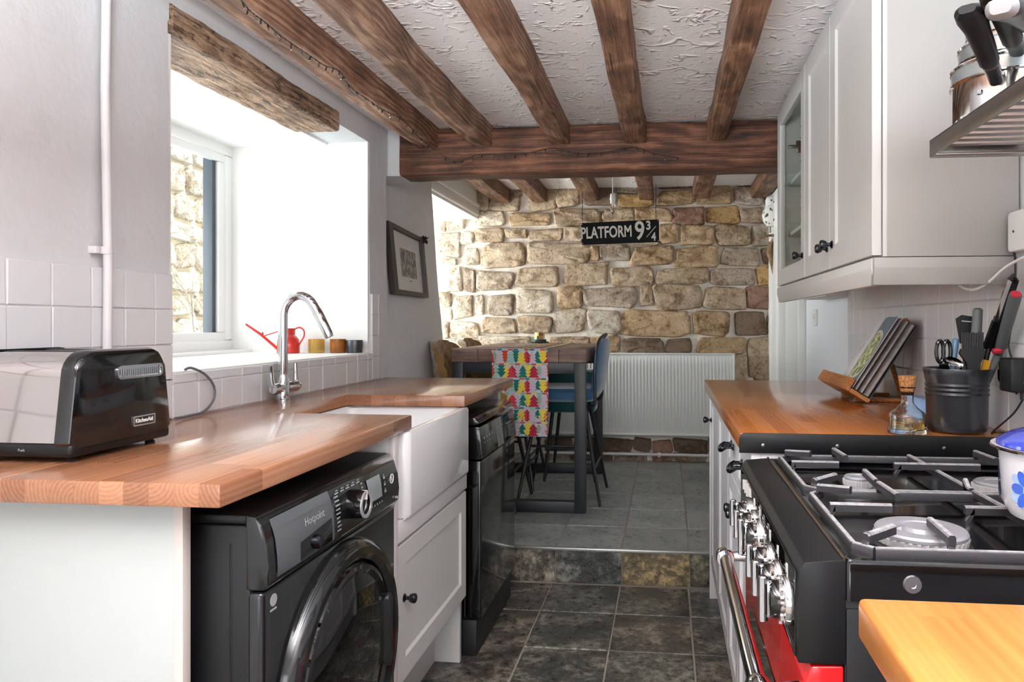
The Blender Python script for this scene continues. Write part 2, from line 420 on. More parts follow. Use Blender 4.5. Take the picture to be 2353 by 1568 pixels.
TEALV = M('teal_velvet', '#147076', .55, var=.25, vs=12, sheen=.8)
MUST = M('mustard_velvet', '#9a7434', .55, var=.2, vs=12, sheen=.6)
STOOLM = M('stool_leg_metal', '#35373b', .4, .5)
WIRE = M('fairy_light_wire', '#3a3732', .5)
BULB = m_glass('clear_bulb')
PIPEW = M('painted_pipe', '#dddcdf', .4, var=.02, bmp=.15)
WHITE = M('white_print', '#f2f0ea', .6, var=.01)
GREYTXT = M('grey_print', '#9fa3a6', .5)
# ================================================================ STRUCTURE
ZC, ZD, ZF2 = 2.06, 2.18, 0.155          # kitchen ceiling, dining ceiling, dining floor
XL, XR, YB = -1.27, 0.77, 5.35

# left wall: near pier, sill, head, far pier, battered dining pier
bm = NB()
gbox(bm, XL - .65, XL, -3.4, 1.72, 0, ZC, .09, .006)
gbox(bm, XL - .65, XL, 1.72, 2.98, 0, 1.045, .09, .003)
gbox(bm, XL - .65, XL + .0, 1.72, 2.98, 1.955, ZC, .09, .003)
gbox(bm, XL - .65, XL, 2.98, 3.17, 0, ZC, .05, .007)
wl = struct('wall_left', bm, PLASTER)
bm = NB()
def batter(p):
    x = p.x
    if x > -1.6: x += -.05 * (p.y - 3.17) - .085 * (p.z - 1.15)
    return Vector((x, p.y, p.z))
gbox(bm, -1.95, -1.29, 3.165, 4.2, .1, 2.18, .07, .010, 2.0, batter)
gbox(bm, -1.35, -1.200, 3.19, 3.40, 1.85, 2.18, .04, .008)      # plaster packing round the beam end
struct('wall_left_dining', bm, PLASTER_G)
# reveal lining of the deep kitchen window (paler paint)
bm = NB()
box(bm, -1.92, XL - .004, 2.966, 2.981, 1.045, 1.955)
box(bm, -1.92, XL - .004, 1.719, 1.734, 1.045, 1.955)
box(bm, -1.92, XL - .002, 1.72, 2.98, 1.0452, 1.050)
box(bm, -1.92, -1.455, 1.72, 2.98, 1.945, 1.956)
struct('trim_1', bm, REVEAL, smooth=False)

# window_1: white frame with outside grey strip, glass
bm = NB()
wy0, wy1, wz0, wz1 = 1.74, 2.97, 1.055, 1.95
def frame_rect(bm, x0, x1, y0, y1, z0, z1, t, b=.004):
    box(bm, x0, x1, y0, y1, z0, z0 + t, b); box(bm, x0, x1, y0, y1, z1 - t, z1, b)
    box(bm, x0, x1, y0, y0 + t, z0 + t, z1 - t, b); box(bm, x0, x1, y1 - t, y1, z0 + t, z1 - t, b)
frame_rect(bm, -1.935, -1.890, wy0, wy1, wz0, wz1, .048, .006)
frame_rect(bm, -1.925, -1.897, wy0 + .046, wy1 - .046, wz0 + .04, wz1 - .04, .042, .005)
win = struct('window_1', bm, UPVC)
bm = NB(); box(bm, -1.925, -1.80, wy0, wy1, 1.046, 1.062, .004); build('window_sill', bm, UPVC, win)
bm = NB(); box(bm, -1.955, -1.912, wy1 - .112, wy1 - .089, wz0 + .060, wz1 - .060, .002)
build('dark_outer_frame', bm, DARKF, win, label='dark blue-grey outer frame')
bm = NB(); box(bm, -1.912, -1.908, wy0 + .088, wy1 - .088, wz0 + .08, wz1 - .08); build('pane', bm, m_pane('window_glass'), win, smooth=False)

# dining window recess on the left, mostly hidden behind the battered wall
bm = NB(); frame_rect(bm, -1.99, -1.93, 4.22, 5.34, .95, 1.96, .05); w2 = struct('window_2', bm, UPVC)
bm = NB(); box(bm, -1.962, -1.958, 4.27, 5.29, 1.0, 1.91); build('pane', bm, bpy.data.materials['window_glass'], w2, smooth=False)
bm = NB(); box(bm, -1.95, -1.30, 4.2, 5.40, .1, .95); box(bm, -1.95, -1.42, 4.19, 5.36, 1.965, 2.18)
struct('trim_2', bm, REVEAL, smooth=False)
bm = NB(); box(bm, -1.43, -1.405, 4.2, 5.34, 1.985, 2.05, .008); box(bm, -1.425, -1.395, 4.2, 5.34, 2.05, 2.075, .006)
struct('trim_3', bm, UPVC)

# right wall, with door and tiles
bm = NB(); gbox(bm, XR, XR + .25, -3.4, 3.12, 0, ZC, .12, .002)
gbox(bm, XR + .01, XR + .25, 3.12, 4.12, .1, ZD, .12, .002); gbox(bm, XR + .01, XR + .25, 4.12, 5.5, 2.10, ZD, .12, .002)
wr = struct('wall_right', bm, m_plaster('right_wall_paint', '#e6e9ee', .15))
bm = NB(); box(bm, XR - .03, XR + .10, 4.13, 4.155, ZF2, 2.10, .004); box(bm, XR - .03, XR + .10, 5.25, 5.34, ZF2, 2.10, .006); box(bm, XR - .02, XR + .06, 4.95, 5.25, ZF2, 2.10, .006)
dr = struct('door_1', bm, UPVC)
bm = NB(); box(bm, XR + .03, XR + .07, 4.16, 4.95, ZF2 + .01, 2.08, .003); build('door_panel', bm, CAB, dr)
bm = NB(); box(bm, XR + .012, XR + .026, 4.157, 4.26, ZF2 + .01, 2.08); build('door_gap_seal', bm, M('dark_gap', '#6d716f', .7), dr)
bm = NB(); box(bm, XR - .10, XR, 3.12, 3.62, 1.29, 1.47, .006); struct('trim_4', bm, M('warm_white_boxing', '#ddd6d4', .5))

# ceilings
bm = NB(); gbox(bm, -1.95, XR + .2, -3.4, 3.30, ZC, ZC + .10, .1, .004, 3); struct('ceiling', bm, ARTEX)
bm = NB(); gbox(bm, -1.95, 1.0, 3.28, 5.5, ZD, ZD + .10, .1, .004, 3); struct('ceiling_dining', bm, ARTEX)

# floors: mortar bed + slate tiles
bm = NB(); box(bm, -1.95, 1.0, -3.4, 3.225, -.10, -.006); fl = struct('floor', bm, GROUT, smooth=False)
bm = NB(); box(bm, -2.0, 1.05, 3.238, 5.6, -.10, ZF2 - .006); fd = struct('floor_dining', bm, GROUT, smooth=False)
def flat_tile(name, par, mat, fn, u0, u1, v0, v1, g, th, bev=.003, color=None, tilt=.0, n=1):
    bm = NB(); u0 += g; u1 -= g; v0 += g; v1 -= g
    t = [random.uniform(-tilt, tilt) for _ in range(3)]
    def q(u, v, d): return fn(u, v, d + (t[0] + t[1] * (u - u0) / max(u1 - u0, .01) + t[2] * (v - v0) / max(v1 - v0, .01) if d > 0 else 0))
    j = lambda: random.uniform(-1, 1) * g * .35
    c = [(u0 + j(), v0 + j()), (u1 + j(), v0 + j()), (u1 + j(), v1 + j()), (u0 + j(), v1 + j())]
    s = [(1, 1), (-1, 1), (-1, -1), (1, -1)]
    rings = [[q(a, b, 0) for a, b in c], [q(a, b, th - bev) for a, b in c],
             [q(a + x * bev * .35, b + y * bev * .35, th - bev * .3) for (a, b), (x, y) in zip(c, s)],
             [q(a + x * bev, b + y * bev, th) for (a, b), (x, y) in zip(c, s)]]
    loft(bm, rings)
    return build(name, bm, mat, par, color=color, smooth=False)
xs = [-1.13, -.82, -.515, -.205, .098, .40]
def slate_col():
    k = random.uniform(.8, 1.12); return random.choice([(k, k * .97, k * .93, 1), (k * .95, k, k * .94, 1), (k * 1.02, k * .95, k * .88, 1), (k * .93, k * .96, k * .97, 1)])
ys = [3.215, 2.905, 2.575, 2.26, 1.95, 1.64, 1.33, 1.02, .71, .4, .09]
for i in range(len(xs) - 1):
    for j in range(len(ys) - 1):
        flat_tile('slate_tile', fl, SLATE, lambda u, v, d: Vector((u, v, -.012 + d)), xs[i], xs[i + 1], ys[j + 1], ys[j], .003, .0105, .003, slate_col(), .0008)
xs2 = [-1.74, -1.43, -1.125, -.81, -.50, -.20, .105, .41, .72, 1.0]; ys2 = [3.24, 3.60, 3.95, 4.30, 4.65, 5.0, 5.36]
for i in range(len(xs2) - 1):
    for j in range(len(ys2) - 1):
        k = random.uniform(.8, 1.1)
        flat_tile('slate_tile', fd, SLATE2, lambda u, v, d: Vector((u, v, ZF2 - .012 + d)), xs2[i], xs2[i + 1], ys2[j], ys2[j + 1], .0035, .0105, .003, (k, k * 1.03, k * 1.02, 1), .0006)
rc = [(1.0, .92, .8, 1), (1.15, 1.1, .98, 1), (.75, .80, .82, 1), (1.9, 1.5, .85, 1), (.8, .8, .62, 1), (.7, .7, .7, 1)]
xr = [-.82, -.66, -.50, -.198, .105, .30]
for i in range(5):
    flat_tile('riser_tile', fd, SLATE, lambda u, v, d: Vector((u, 3.24 - d, v)), xr[i], xr[i + 1], -.002, ZF2 - .008, .002, .014, .002, rc[i], .0008)
bm = NB(); box(bm, -1.1, .35, 3.222, 3.238, ZF2 - .009, ZF2 + .003, .0015); struct('trim_5', bm, M('step_edge_trim', '#c9cac6', .3, .8))

# ---------------------------------------------------------------- glazed wall tiles, left
zr = [.932, 1.032, 1.122, 1.212, 1.303]
bm = NB(); box(bm, XL - .01, XL + .0088, .70, 1.718, .90, 1.300); box(bm, XL - .01, XL + .0088, 1.70, 3.0, .90, 1.044); box(bm, XL - .01, XL + .0088, 2.982, 3.073, .90, 1.300); build('grout', bm, M('wall_grout', '#d6d3d4', .8), wl, smooth=False)
def tl(y0, y1, z0, z1, m=TILE): flat_tile('tile', wl, m, lambda u, v, d: Vector((XL + d, u, v)), y0, y1, z0, z1, .0012, .012, .0022, None, .0012)
cols = [1.72, 1.655, 1.555, 1.4575, 1.355, 1.2525, 1.15, 1.05, .95, .85, .75]
for i in range(len(cols) - 1):
    for j in range(4): tl(cols[i + 1], cols[i], zr[j], zr[j + 1])
y = 1.72; k = 0
while y < 2.98 - .01:
    y2 = min(y + .101, 2.98); tl(y, y2, .932, 1.020); tl(y, y2, 1.020, 1.047); y = y2
for j in range(4): tl(2.98, 3.045, zr[j], zr[j + 1])
for j in range(4): tl(3.045, 3.075, zr[j], zr[j + 1])
bm = NB(); box(bm, XR - .0068, XR + .01, .9, 3.118, .9, 1.331); build('grout', bm, bpy.data.materials['wall_grout'], wr, smooth=False)
# right wall tiles (between worktop and cabinets and behind the cooker)
for j in range(4):
    y = 3.12; z0 = .932 + .1 * j
    while y > .9:
        y2 = y - .102
        flat_tile('tile', wr, TILE, lambda u, v, d: Vector((XR - d, u, v)), y2, y, z0, z0 + .1, .0012, .010, .002, None, .0010); y = y2

# ---------------------------------------------------------------- stone wall at the back: every stone its own piece
bm = NB(); gbox(bm, -2.0, 1.1, YB, YB + .3, 0, 2.3, .06, .012, 5); wb = struct('wall_back', bm, MORTAR)
A = lambda x0, y0, x1, y1: (860 + x0 / 3.136, 400 + y0 / 3.136, 860 + x1 / 3.136, 400 + y1 / 3.136)
B = lambda x0, y0, x1, y1: (1300 + x0 / 3.015, 380 + y0 / 3.015, 1300 + x1 / 3.015, 380 + y1 / 3.015)
Cc = lambda x0, y0, x1, y1: (1360 + x0 / 3.92, 800 + y0 / 3.92, 1360 + x1 / 3.92, 800 + y1 / 3.92)
tan, ochre, pale, grey, redb, dark, warm = '#e4d3b9', '#e6c48a', '#f6eedd', '#d3c9bb', '#bf9c8a', '#988775', '#dfc6a2'
ST_ = [(A, 725, 100, 825, 260, tan), (A, 830, 165, 1052, 262, tan), (A, 960, 95, 1060, 165, grey), (A, 1108, 95, 1320, 262, tan), (A, 1310, 100, 1475, 232, tan),
 (A, 715, 265, 940, 370, pale), (A, 968, 280, 1275, 370, warm), (A, 1285, 245, 1628, 375, tan), (A, 520, 312, 648, 400, pale), (A, 455, 345, 510, 410, pale),
 (A, 725, 388, 930, 490, tan), (A, 938, 392, 1095, 458, tan), (A, 1112, 395, 1355, 482, tan), (A, 1362, 385, 1500, 482, tan),
 (A, 455, 420, 620, 600, pale), (A, 622, 415, 712, 500, pale), (A, 778, 495, 1080, 672, tan), (A, 1100, 490, 1540, 650, tan), (A, 655, 535, 748, 655, pale), (A, 490, 612, 590, 650, pale),
 (A, 740, 700, 1000, 835, grey), (A, 1022, 670, 1330, 815, tan), (A, 1368, 635, 1690, 805, tan), (A, 510, 668, 625, 845, pale), (A, 645, 682, 722, 848, grey),
 (A, 812, 872, 998, 1015, grey), (A, 1022, 838, 1290, 1005, pale), (A, 1310, 812, 1497, 972, warm), (A, 565, 878, 708, 1040, pale), (A, 728, 878, 784, 1015, pale), (A, 455, 855, 548, 955, pale), (A, 455, 975, 555, 1050, pale),
 (A, 775, 1038, 1018, 1150, tan), (A, 1035, 1025, 1278, 1148, tan), (A, 1290, 975, 1520, 1142, pale), (A, 1533, 980, 1768, 1145, pale), (A, 545, 1068, 750, 1185, pale),
 (A, 755, 1170, 1115, 1260, pale), (A, 1250, 1175, 1540, 1260, tan), (A, 1553, 1172, 1768, 1290, warm), (A, 470, 1200, 745, 1310, pale), (A, 455, 1070, 535, 1180, pale),
 (A, 560, 1330, 850, 1470, pale), (A, 470, 1480, 800, 1600, tan), (A, 815, 1480, 1100, 1600, tan),
 (B, 120, 130, 335, 275, dark), (B, 345, 120, 495, 188, grey), (B, 358, 195, 600, 288, ochre), (B, 650, 108, 870, 157, redb), (B, 638, 170, 886, 275, warm), (B, 895, 135, 1152, 268, warm), (B, 1165, 145, 1372, 270, grey), (B, 1030, 82, 1150, 132, dark), (B, 1180, 78, 1310, 140, grey), (B, 1385, 165, 1500, 285, dark),
 (B, 256, 298, 470, 385, tan), (B, 478, 290, 724, 385, warm), (B, 742, 286, 962, 412, redb), (B, 970, 278, 1200, 402, ochre), (B, 1210, 290, 1382, 395, tan), (B, 1395, 300, 1500, 400, dark),
 (B, 640, 405, 782, 540, warm), (B, 798, 410, 1028, 552, warm), (B, 1043, 412, 1280, 556, tan), (B, 1290, 405, 1480, 556, grey), (B, 480, 500, 640, 550, tan),
 (B, 168, 556, 228, 658, warm), (B, 235, 548, 442, 660, grey), (B, 455, 560, 745, 690, warm), (B, 755, 562, 1065, 704, warm), (B, 1080, 568, 1350, 692, grey), (B, 1362, 570, 1500, 682, dark),
 (B, 312, 700, 610, 838, tan), (B, 622, 710, 990, 822, tan), (B, 1000, 716, 1314, 832, grey), (B, 1325, 692, 1500, 832, ochre),
 (B, 112, 845, 495, 980, grey), (B, 512, 824, 602, 974, tan), (B, 608, 826, 945, 1006, tan), (B, 960, 848, 1246, 1000, tan), (B, 1255, 845, 1495, 994, redb),
 (B, 378, 1000, 868, 1182, warm), (B, 886, 1012, 1138, 1180, warm), (B, 1166, 1016, 1390, 1178, dark), (B, 1400, 1038, 1500, 1178, dark),
 (B, 398, 1203, 682, 1300, dark), (B, 698, 1203, 874, 1300, dark), (B, 918, 1195, 1248, 1310, warm), (B, 1262, 1192, 1500, 1500, tan), (B, 1160, 1322, 1258, 1500, tan), (B, 900, 1322, 1150, 1460, tan),
 (Cc, 90, 825, 365, 935, dark), (Cc, 380, 815, 530, 930, dark), (Cc, 548, 838, 722, 945, redb), (Cc, 730, 828, 1035, 945, dark), (Cc, 1045, 820, 1200, 945, grey), (Cc, 90, 965, 180, 1035, dark), (Cc, 200, 958, 500, 1030, grey), (Cc, 550, 955, 720, 1020, redb), (Cc, 735, 958, 1030, 1022, grey),
 (Cc, -420, 820, -180, 930, dark), (Cc, -165, 815, 75, 935, dark), (Cc, -420, 950, -200, 1035, grey), (Cc, -190, 955, 70, 1035, dark)]
zmid = lambda: 0
def stone(par, x0, x1, z0, z1, y, depth, color, mat=STONE, face=None, n=30, name='stone'):
    bm = NB(); cx, cz, hw, hh = (x0 + x1) / 2, (z0 + z1) / 2, (x1 - x0) / 2, (z1 - z0) / 2
    sd = random.uniform(0, 99); m = min(hw, hh); tp = [random.uniform(-.16, .16) for _ in range(4)]
    rings = []
    for s, d in ((1.0, -.012), (.99, .30 * depth), (.94, .80 * depth), (.85, 1.0 * depth), (.62, depth * 1.0), (.4, depth * 1.05), (.15, depth * 1.05)):
        ring = []
        for k in range(n):
            a = 2 * math.pi * k / n; ca, sa = math.cos(a), math.sin(a); e = .34
            u = math.copysign(abs(ca) ** e, ca); v = math.copysign(abs(sa) ** e, sa)
            nz = noise.noise(Vector((ca * 1.3 + sd, sa * 1.3, 0))) * .13 + noise.noise(Vector((ca * 4 + sd, sa * 4, 3))) * .07
            q = (1 + nz) if s > .1 else 1
            uu = u * (hw - (1 - s) * (m if s > .6 else hw * 1.0)) * q if s > .6 else u * hw * s
            vv = v * (hh - (1 - s) * (m if s > .6 else hh * 1.0)) * q if s > .6 else v * hh * s
            if s > .6: uu = u * max(hw - (1 - s) * m, .002) * q; vv = v * max(hh - (1 - s) * m, .002) * q
            vv *= 1 + (tp[0] if v > 0 else tp[1]) * u; uu *= 1 + (tp[2] if u > 0 else tp[3]) * v * .6
            dd = d + (noise.noise(Vector((uu * 22 + sd, vv * 22, 1))) * .55 * depth + noise.noise(Vector((uu * 60 + sd, vv * 60, 4))) * .15 * depth if s < .96 else 0)
            P = (cx + uu, y - dd, cz + vv)
            ring.append(face(*P) if face else P)
        rings.append(ring)
    loft(bm, rings)
    return build(name, bm, mat, par, color=color, ang=75)
def jit(c, a=.12):
    l = lin(c); k = random.uniform(1 - a, 1 + a); return (min(l[0] * k * 1.05, 1.4), min(l[1] * k, 1.4), min(l[2] * k, 1.4), 1)
for f, x0, y0, x1, y1, c in ST_:
    a = f(x0, y0, x1, y1); p = U(a[0], a[3], Y=YB - .03); q = U(a[2], a[1], Y=YB - .03)
    stone(wb, p.x - .004, q.x + .004, p.z - .004, q.z + .004, YB, random.uniform(.028, .045), jit(c))

# ---------------------------------------------------------------- garden wall outside the kitchen window
bm = NB(); gbox(bm, -3.75, -3.43, 3.6, 6.2, -.3, 3.6, .15, .01); gw = struct('wall_garden', bm, M('garden_mortar', '#c4b89c', .9, bmp=.6))
GST = m_stone('garden_stone')
z = .3; row = 0
while z < 2.62:
    h = random.uniform(.15, .24); y = 3.9 + random.uniform(0, .2)
    while y < 5.8:
        ww = random.uniform(.2, .42)
        stone(gw, y, y + ww - .02, z, z + h - .02, 0, .05, jit('#dad8ce', .15), GST, lambda a, b, c: Vector((-3.44 - b * 1.0, a, c)), n=16)
        y += ww
    z += h
while z < 3.4:
    y = 4.0 + (row % 2) * .11; row += 1
    while y < 5.8:
        stone(gw, y, y + .205, z, z + .062, 0, .03, jit('#c98f7c', .12), GST, lambda a, b, c: Vector((-3.44 - b, a, c)), n=12, name='brick'); y += .22
    z += .075
bm = NB(); gbox(bm, -6, -1.95, 2.2, 9, -.4, -.3, .3, .02); struct('ground_outside', bm, M('garden_ground', '#8f8c78', .9))
bm = NB(); box(bm, -2.05, -1.99, 3.0, 3.9, -.3, 2.3); box(bm, -2.05, -1.99, 0.9, 1.74, -.3, 2.3); struct('wall_outer_face', bm, M('outer_stonework', '#a39a86', .9))
bm = NB()
def twig(p, d, l, r, k):
    q = p + d * l; mid = p + d * l * .5 + Vector([random.uniform(-.04, .04) * l * 4 for _ in range(3)])
    tube(bm, [p, mid, q], [r, r * .8, r * .5], 5)
    if k > 0:
        for _ in range(3):
            dd = (d + Vector([random.uniform(-.6, .6) for _ in range(3)]) + Vector((0, 0, .12))).normalized(); twig(mid.lerp(q, random.random()), dd, l * .68, r * .55, k - 1)
twig(Vector((-2.85, 4.25, .0)), Vector((.02, .02, 1)).normalized(), .95, .012, 3)
twig(Vector((-2.75, 4.05, -.3)), Vector((0, .12, 1)).normalized(), 1.0, .011, 3)
o = build('bare_shrub', bm, M('bare_twigs', '#8e8474', .8)); tag(o, 'bare leafless shrub outside the kitchen window in front of the garden wall', 'shrub')

# ================================================================ BEAMS
def beam(name, mat, axis, a0, a1, c, wd, ht, label, group, amp=.006, rr=.010, steps=46, twist=None, color=(1, 1, 1, 1), bow=0, rag=0):
    """c: (cross, zbottom). Rounded, irregular section swept along axis."""
    bm = NB(); rings = []; sd = random.uniform(0, 50)
    sec = rrect(wd, ht, rr, 3); m = []
    for i in range(len(sec)):      # densify the sides
        p, q = sec[i], sec[(i + 1) % len(sec)]; m.append(p)
        L = math.dist(p, q)
        for k in range(1, int(L / .022)): t = k / int(L / .022); m.append((p[0] + (q[0] - p[0]) * t, p[1] + (q[1] - p[1]) * t))
    for i in range(steps + 1):
        t = i / steps; a = a0 + (a1 - a0) * t; ring = []
        off = bow * math.sin(math.pi * t) + noise.noise(Vector((a * 1.2 + sd, 0, 0))) * amp * 1.6
        for u, v in m:
            q = Vector((u, v, 0)); n = Vector((u / wd, v / ht, 0)).normalized()
            dd = noise.noise(Vector((u * 9 + sd, v * 9, a * 3))) * amp + noise.noise(Vector((u * 30 + sd, v * 30, a * 14))) * amp * .35
            if rag: dd += noise.noise(Vector((u * 40 + sd, v * 40, a * 18))) * rag + noise.noise(Vector((u * 12, v * 12 + sd, a * 5))) * rag
            q += n * dd
            X, Z = c[0] + q.x + off, c[1] + ht / 2 + q.y
            ring.append((X, a, Z) if axis == 'Y' else (a, c[0] + q.x, Z))
        rings.append(ring)
    loft(bm, rings)
    o = build(name, bm, mat, color=color, ang=50); tag(o, label, 'beam', group, 'thing'); return o
beam('wooden_lintel', LINTEL, 'Y', 1.722, 2.67, (-1.355, 1.922), .19, .078, 'rough pitted old oak lintel over the deep kitchen window', None, .005, .014, 70, rag=.003)
jn = ['oak ceiling joist nearest the window wall, fairy lights strung along it', 'oak ceiling joist, second from the window wall',
      'oak ceiling joist, third from the window wall, middle of the kitchen ceiling', 'oak ceiling joist, second from the wall cabinets, above the hanging sign',
      'knotty oak ceiling joist nearest the white wall cabinets, long crack in its underside']
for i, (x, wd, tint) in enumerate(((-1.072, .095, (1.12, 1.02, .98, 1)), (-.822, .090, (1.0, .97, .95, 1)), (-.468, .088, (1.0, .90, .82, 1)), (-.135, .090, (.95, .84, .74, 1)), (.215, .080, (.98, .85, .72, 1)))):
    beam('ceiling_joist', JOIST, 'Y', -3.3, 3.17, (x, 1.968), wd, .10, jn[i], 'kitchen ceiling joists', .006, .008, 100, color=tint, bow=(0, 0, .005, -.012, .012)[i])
beam('main_beam', BEAM, 'X', -1.205, .765, (3.232, 1.848), .155, .208, 'dark stained oak cross beam between kitchen and dining area', None, .007, .014, 60)
dn = ['short dining joist above the picture wall side, first from the left', 'short dining joist, second from the window side', 'short dining joist whose hook holds the left chain of the sign',
      'short dining joist behind the right chain of the sign', 'short dining joist, second from the white cabinets', 'short dining joist right beside the glass cabinet, above the owl']
for i, (x, wd) in enumerate(((-1.225, .12), (-.94, .11), (-.55, .115), (-.145, .105), (.255, .12), (.675, .125))):
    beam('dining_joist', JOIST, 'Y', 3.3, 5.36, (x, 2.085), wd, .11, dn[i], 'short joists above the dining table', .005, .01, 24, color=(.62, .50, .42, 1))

# ================================================================ WORKTOPS AND BASE UNITS, LEFT
def Zf(u, v, d): return Vector((u, v, d))
wt = [(-1.268, 1.035), (-.68, 1.035), (-.68, 1.872), (-1.095, 1.872), (-1.095, 2.375), (-.678, 2.375), (-.678, 3.15), (-1.268, 3.15)]
bm = NB(); prism(bm, wt, Zf, .8925, .93, .0035)
tag(build('worktop', bm, BLOCK), 'laminated wooden worktop with sink cut-out along the window wall', 'worktop')

p = thing('end_panel', 'white end panel under the near end of the left worktop', 'panel', (-1.0, 1.11, 0))
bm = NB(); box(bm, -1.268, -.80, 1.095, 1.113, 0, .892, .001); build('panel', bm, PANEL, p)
bm = NB(); box(bm, -.80, -.783, 1.094, 1.114, 0, .892, .001); build('edge_strip', bm, M('edge_strip_beige', '#cfc6bf', .5), p)

# washing machine
wm = thing('washing_machine', 'black front-loading washing machine under the near end of the left worktop', 'washing machine', (-.95, 1.455, 0))
Y0, Y1 = 1.157, 1.757
bm = NB(); box(bm, -1.24, -.705, Y0, Y1, .012, .832, .006); build('body', bm, BLKS, wm)
bm = NB(); box(bm, -1.24, -.700, Y0 + .001, Y1 - .001, .8325, .849, .005); build('top_plate', bm, BLKS, wm)
bm = NB()                                       # pressed side panel outline
sp = spline([(-.99, Y0 - .0, .2), (-.99, Y0, .70), (-.975, Y0, .735), (-.955, Y0, .745), (-.93, Y0, .745), (-.91, Y0, .735), (-.895, Y0, .70), (-.895, Y0, .2)], 4)
tube(bm, sp, .0035, 6); box(bm, -.742, -.738, Y0 - .0012, Y0 + .002, .02, .80, .0005); build('side_pressing', bm, BLKS, wm)
# front: lower panel with rounded vertical edges
bm = NB(); box(bm, -.715, -.682, Y0, Y1, .012, .718, .010, 3); fp = build('front_panel', bm, DGREY, wm)
# control fascia, bulging profile
prof = [(-.715, .72), (-.680, .7205), (-.673, .73), (-.672, .76), (-.676, .80), (-.685, .832), (-.697, .8475), (-.715, .849)]
bm = NB(); prism(bm, prof, lambda u, v, d: Vector((u, d, v)), Y0, Y1, .0035, 2); fa = build('control_fascia', bm, DGREY, wm)
def on_f(y, z, off=.0):   # point on fascia face
    for (x0, z0), (x1, z1) in zip(prof[1:], prof[2:]):
        if z0 <= z <= z1: return Vector((x0 + (x1 - x0) * (z - z0) / (z1 - z0) + off, y, z))
    return Vector((-.68 + off, y, z))
def fpatch(bm, y0, y1, z0, z1, off=.0012, r=.004):
    poly = [((y0 + y1) / 2 + a, (z0 + z1) / 2 + b) for a, b in rrect(y1 - y0, z1 - z0, r, 3)]
    vs_ = [bm.verts.new(on_f(a, b, off)) for a, b in poly]; c_ = bm.verts.new(on_f((y0 + y1) / 2, (z0 + z1) / 2, off))
    for i in range(len(vs_)): bm.faces.new((c_, vs_[i], vs_[(i + 1) % len(vs_)]))
DRW = M('drawer_front_grey', '#5f6367', .1, .3, var=.02, coat=.5)
bm = NB(); surf(bm, lambda u, v: on_f(Y0 + .025 + u * .215, .736 + v * .100, .0022), 6, 6)
dwr = build('detergent_drawer', bm, DRW, wm)
bm = NB(); pts = [(Y0 + .025, .736), (Y0 + .24, .736), (Y0 + .24, .836), (Y0 + .025, .836), (Y0 + .025, .736)]
tube(bm, [on_f(a, b, .001) for a, b in pts], .0015, 4); build('drawer_gap', bm, BLK, dwr)
bm = NB(); surf(bm, lambda u, v: on_f(Y0 + .105 + u * .125, .738 + v * (.034 + .012 * u), .0032), 4, 3); build('drawer_recess', bm, BLKG, dwr)
bm = NB(); lathe(bm, [(.014, 0), (.014, .012), (.010, .016), (.001, .017)], on_f(Y0 + .165, .756, -.004), 18, 'X'); build('drawer_cap', bm, PEWTER, dwr)
text('lettering', 'Hotpoint', .021, on_f(Y0 + .165, .802, .003), (R(82), 0, R(90)), GREYTXT, wm, .0002, 0, 1)
kn = on_f(Y0 + .335, .786, 0)
bm = NB(); lathe(bm, [(.031, -.004), (.031, .012), (.029, .030), (.024, .031), (.023, .026), (.001, .026)], kn, 32, 'X'); kb = build('dial', bm, BLK, wm)
bm = NB(); lathe(bm, [(.0295, .0295), (.0295, .0325), (.0225, .0325), (.0225, .0295)], kn, 32, 'X', caps=False); build('dial_ring', bm, M('silver_ring', '#d8d8d8', .3, .6), kb, label='silver ring')
bm = NB(); box(bm, kn.x + .008, kn.x + .033, kn.y - .001, kn.y + .001, kn.z + .010, kn.z + .03); build('dial_pointer', bm, WHITE, kb)
bm = NB(); surf(bm, lambda u, v: on_f(Y0 + .415 + u * .075, .766 + v * .052, .0016), 4, 5); build('display', bm, M('lcd_grey', '#8f999b', .15, coat=.4), wm)
bm = NB()
for k in range(9):
    z = .748 + k * .0085; fpatch(bm, Y0 + .255, Y0 + .255 + random.uniform(.014, .022), z, z + .003, .0014, .0005)
    fpatch(bm, Y0 + .385, Y0 + .385 + random.uniform(.006, .012), z, z + .003, .0014, .0005)
for k in range(5): fpatch(bm, Y0 + .262 + k * .026, Y0 + .262 + k * .026 + .018, .822 - .0, .8245, .0014, .0005)
for k in range(5): fpatch(bm, Y0 + .268 + k * .026, Y0 + .268 + k * .026 + .012, .827, .829, .0014, .0005)
for k in range(6): fpatch(bm, Y0 + .415 + k * .014, Y0 + .415 + k * .014 + .006, .752, .756, .0014, .0005)
for k in range(3):
    fpatch(bm, Y0 + .505, Y0 + .517, .770 + k * .016, .776 + k * .016, .0014, .0005); fpatch(bm, Y0 + .507, Y0 + .515, .778 + k * .016, .780 + k * .016, .0014, .0005)
fpatch(bm, Y0 + .275, Y0 + .40, .7335, .7345, .0014, .0003)
tag(build('printed_symbols', bm, GREYTXT, wm), kind='stuff')
bm = NB(); b0 = on_f(Y0 + .555, .793, .001)
lathe(bm, [(.012, 0), (.012, .0016), (.009, .0016), (.009, 0)], b0, 22, 'X', caps=False); fpatch(bm, Y0 + .552, Y0 + .558, .788, .798, .0016, .001); build('power_button', bm, WHITE, wm)
text('lettering', '9 kg', .010, on_f(Y0 + .578, .742, .0025), FACE_X, WHITE, wm, .0002)
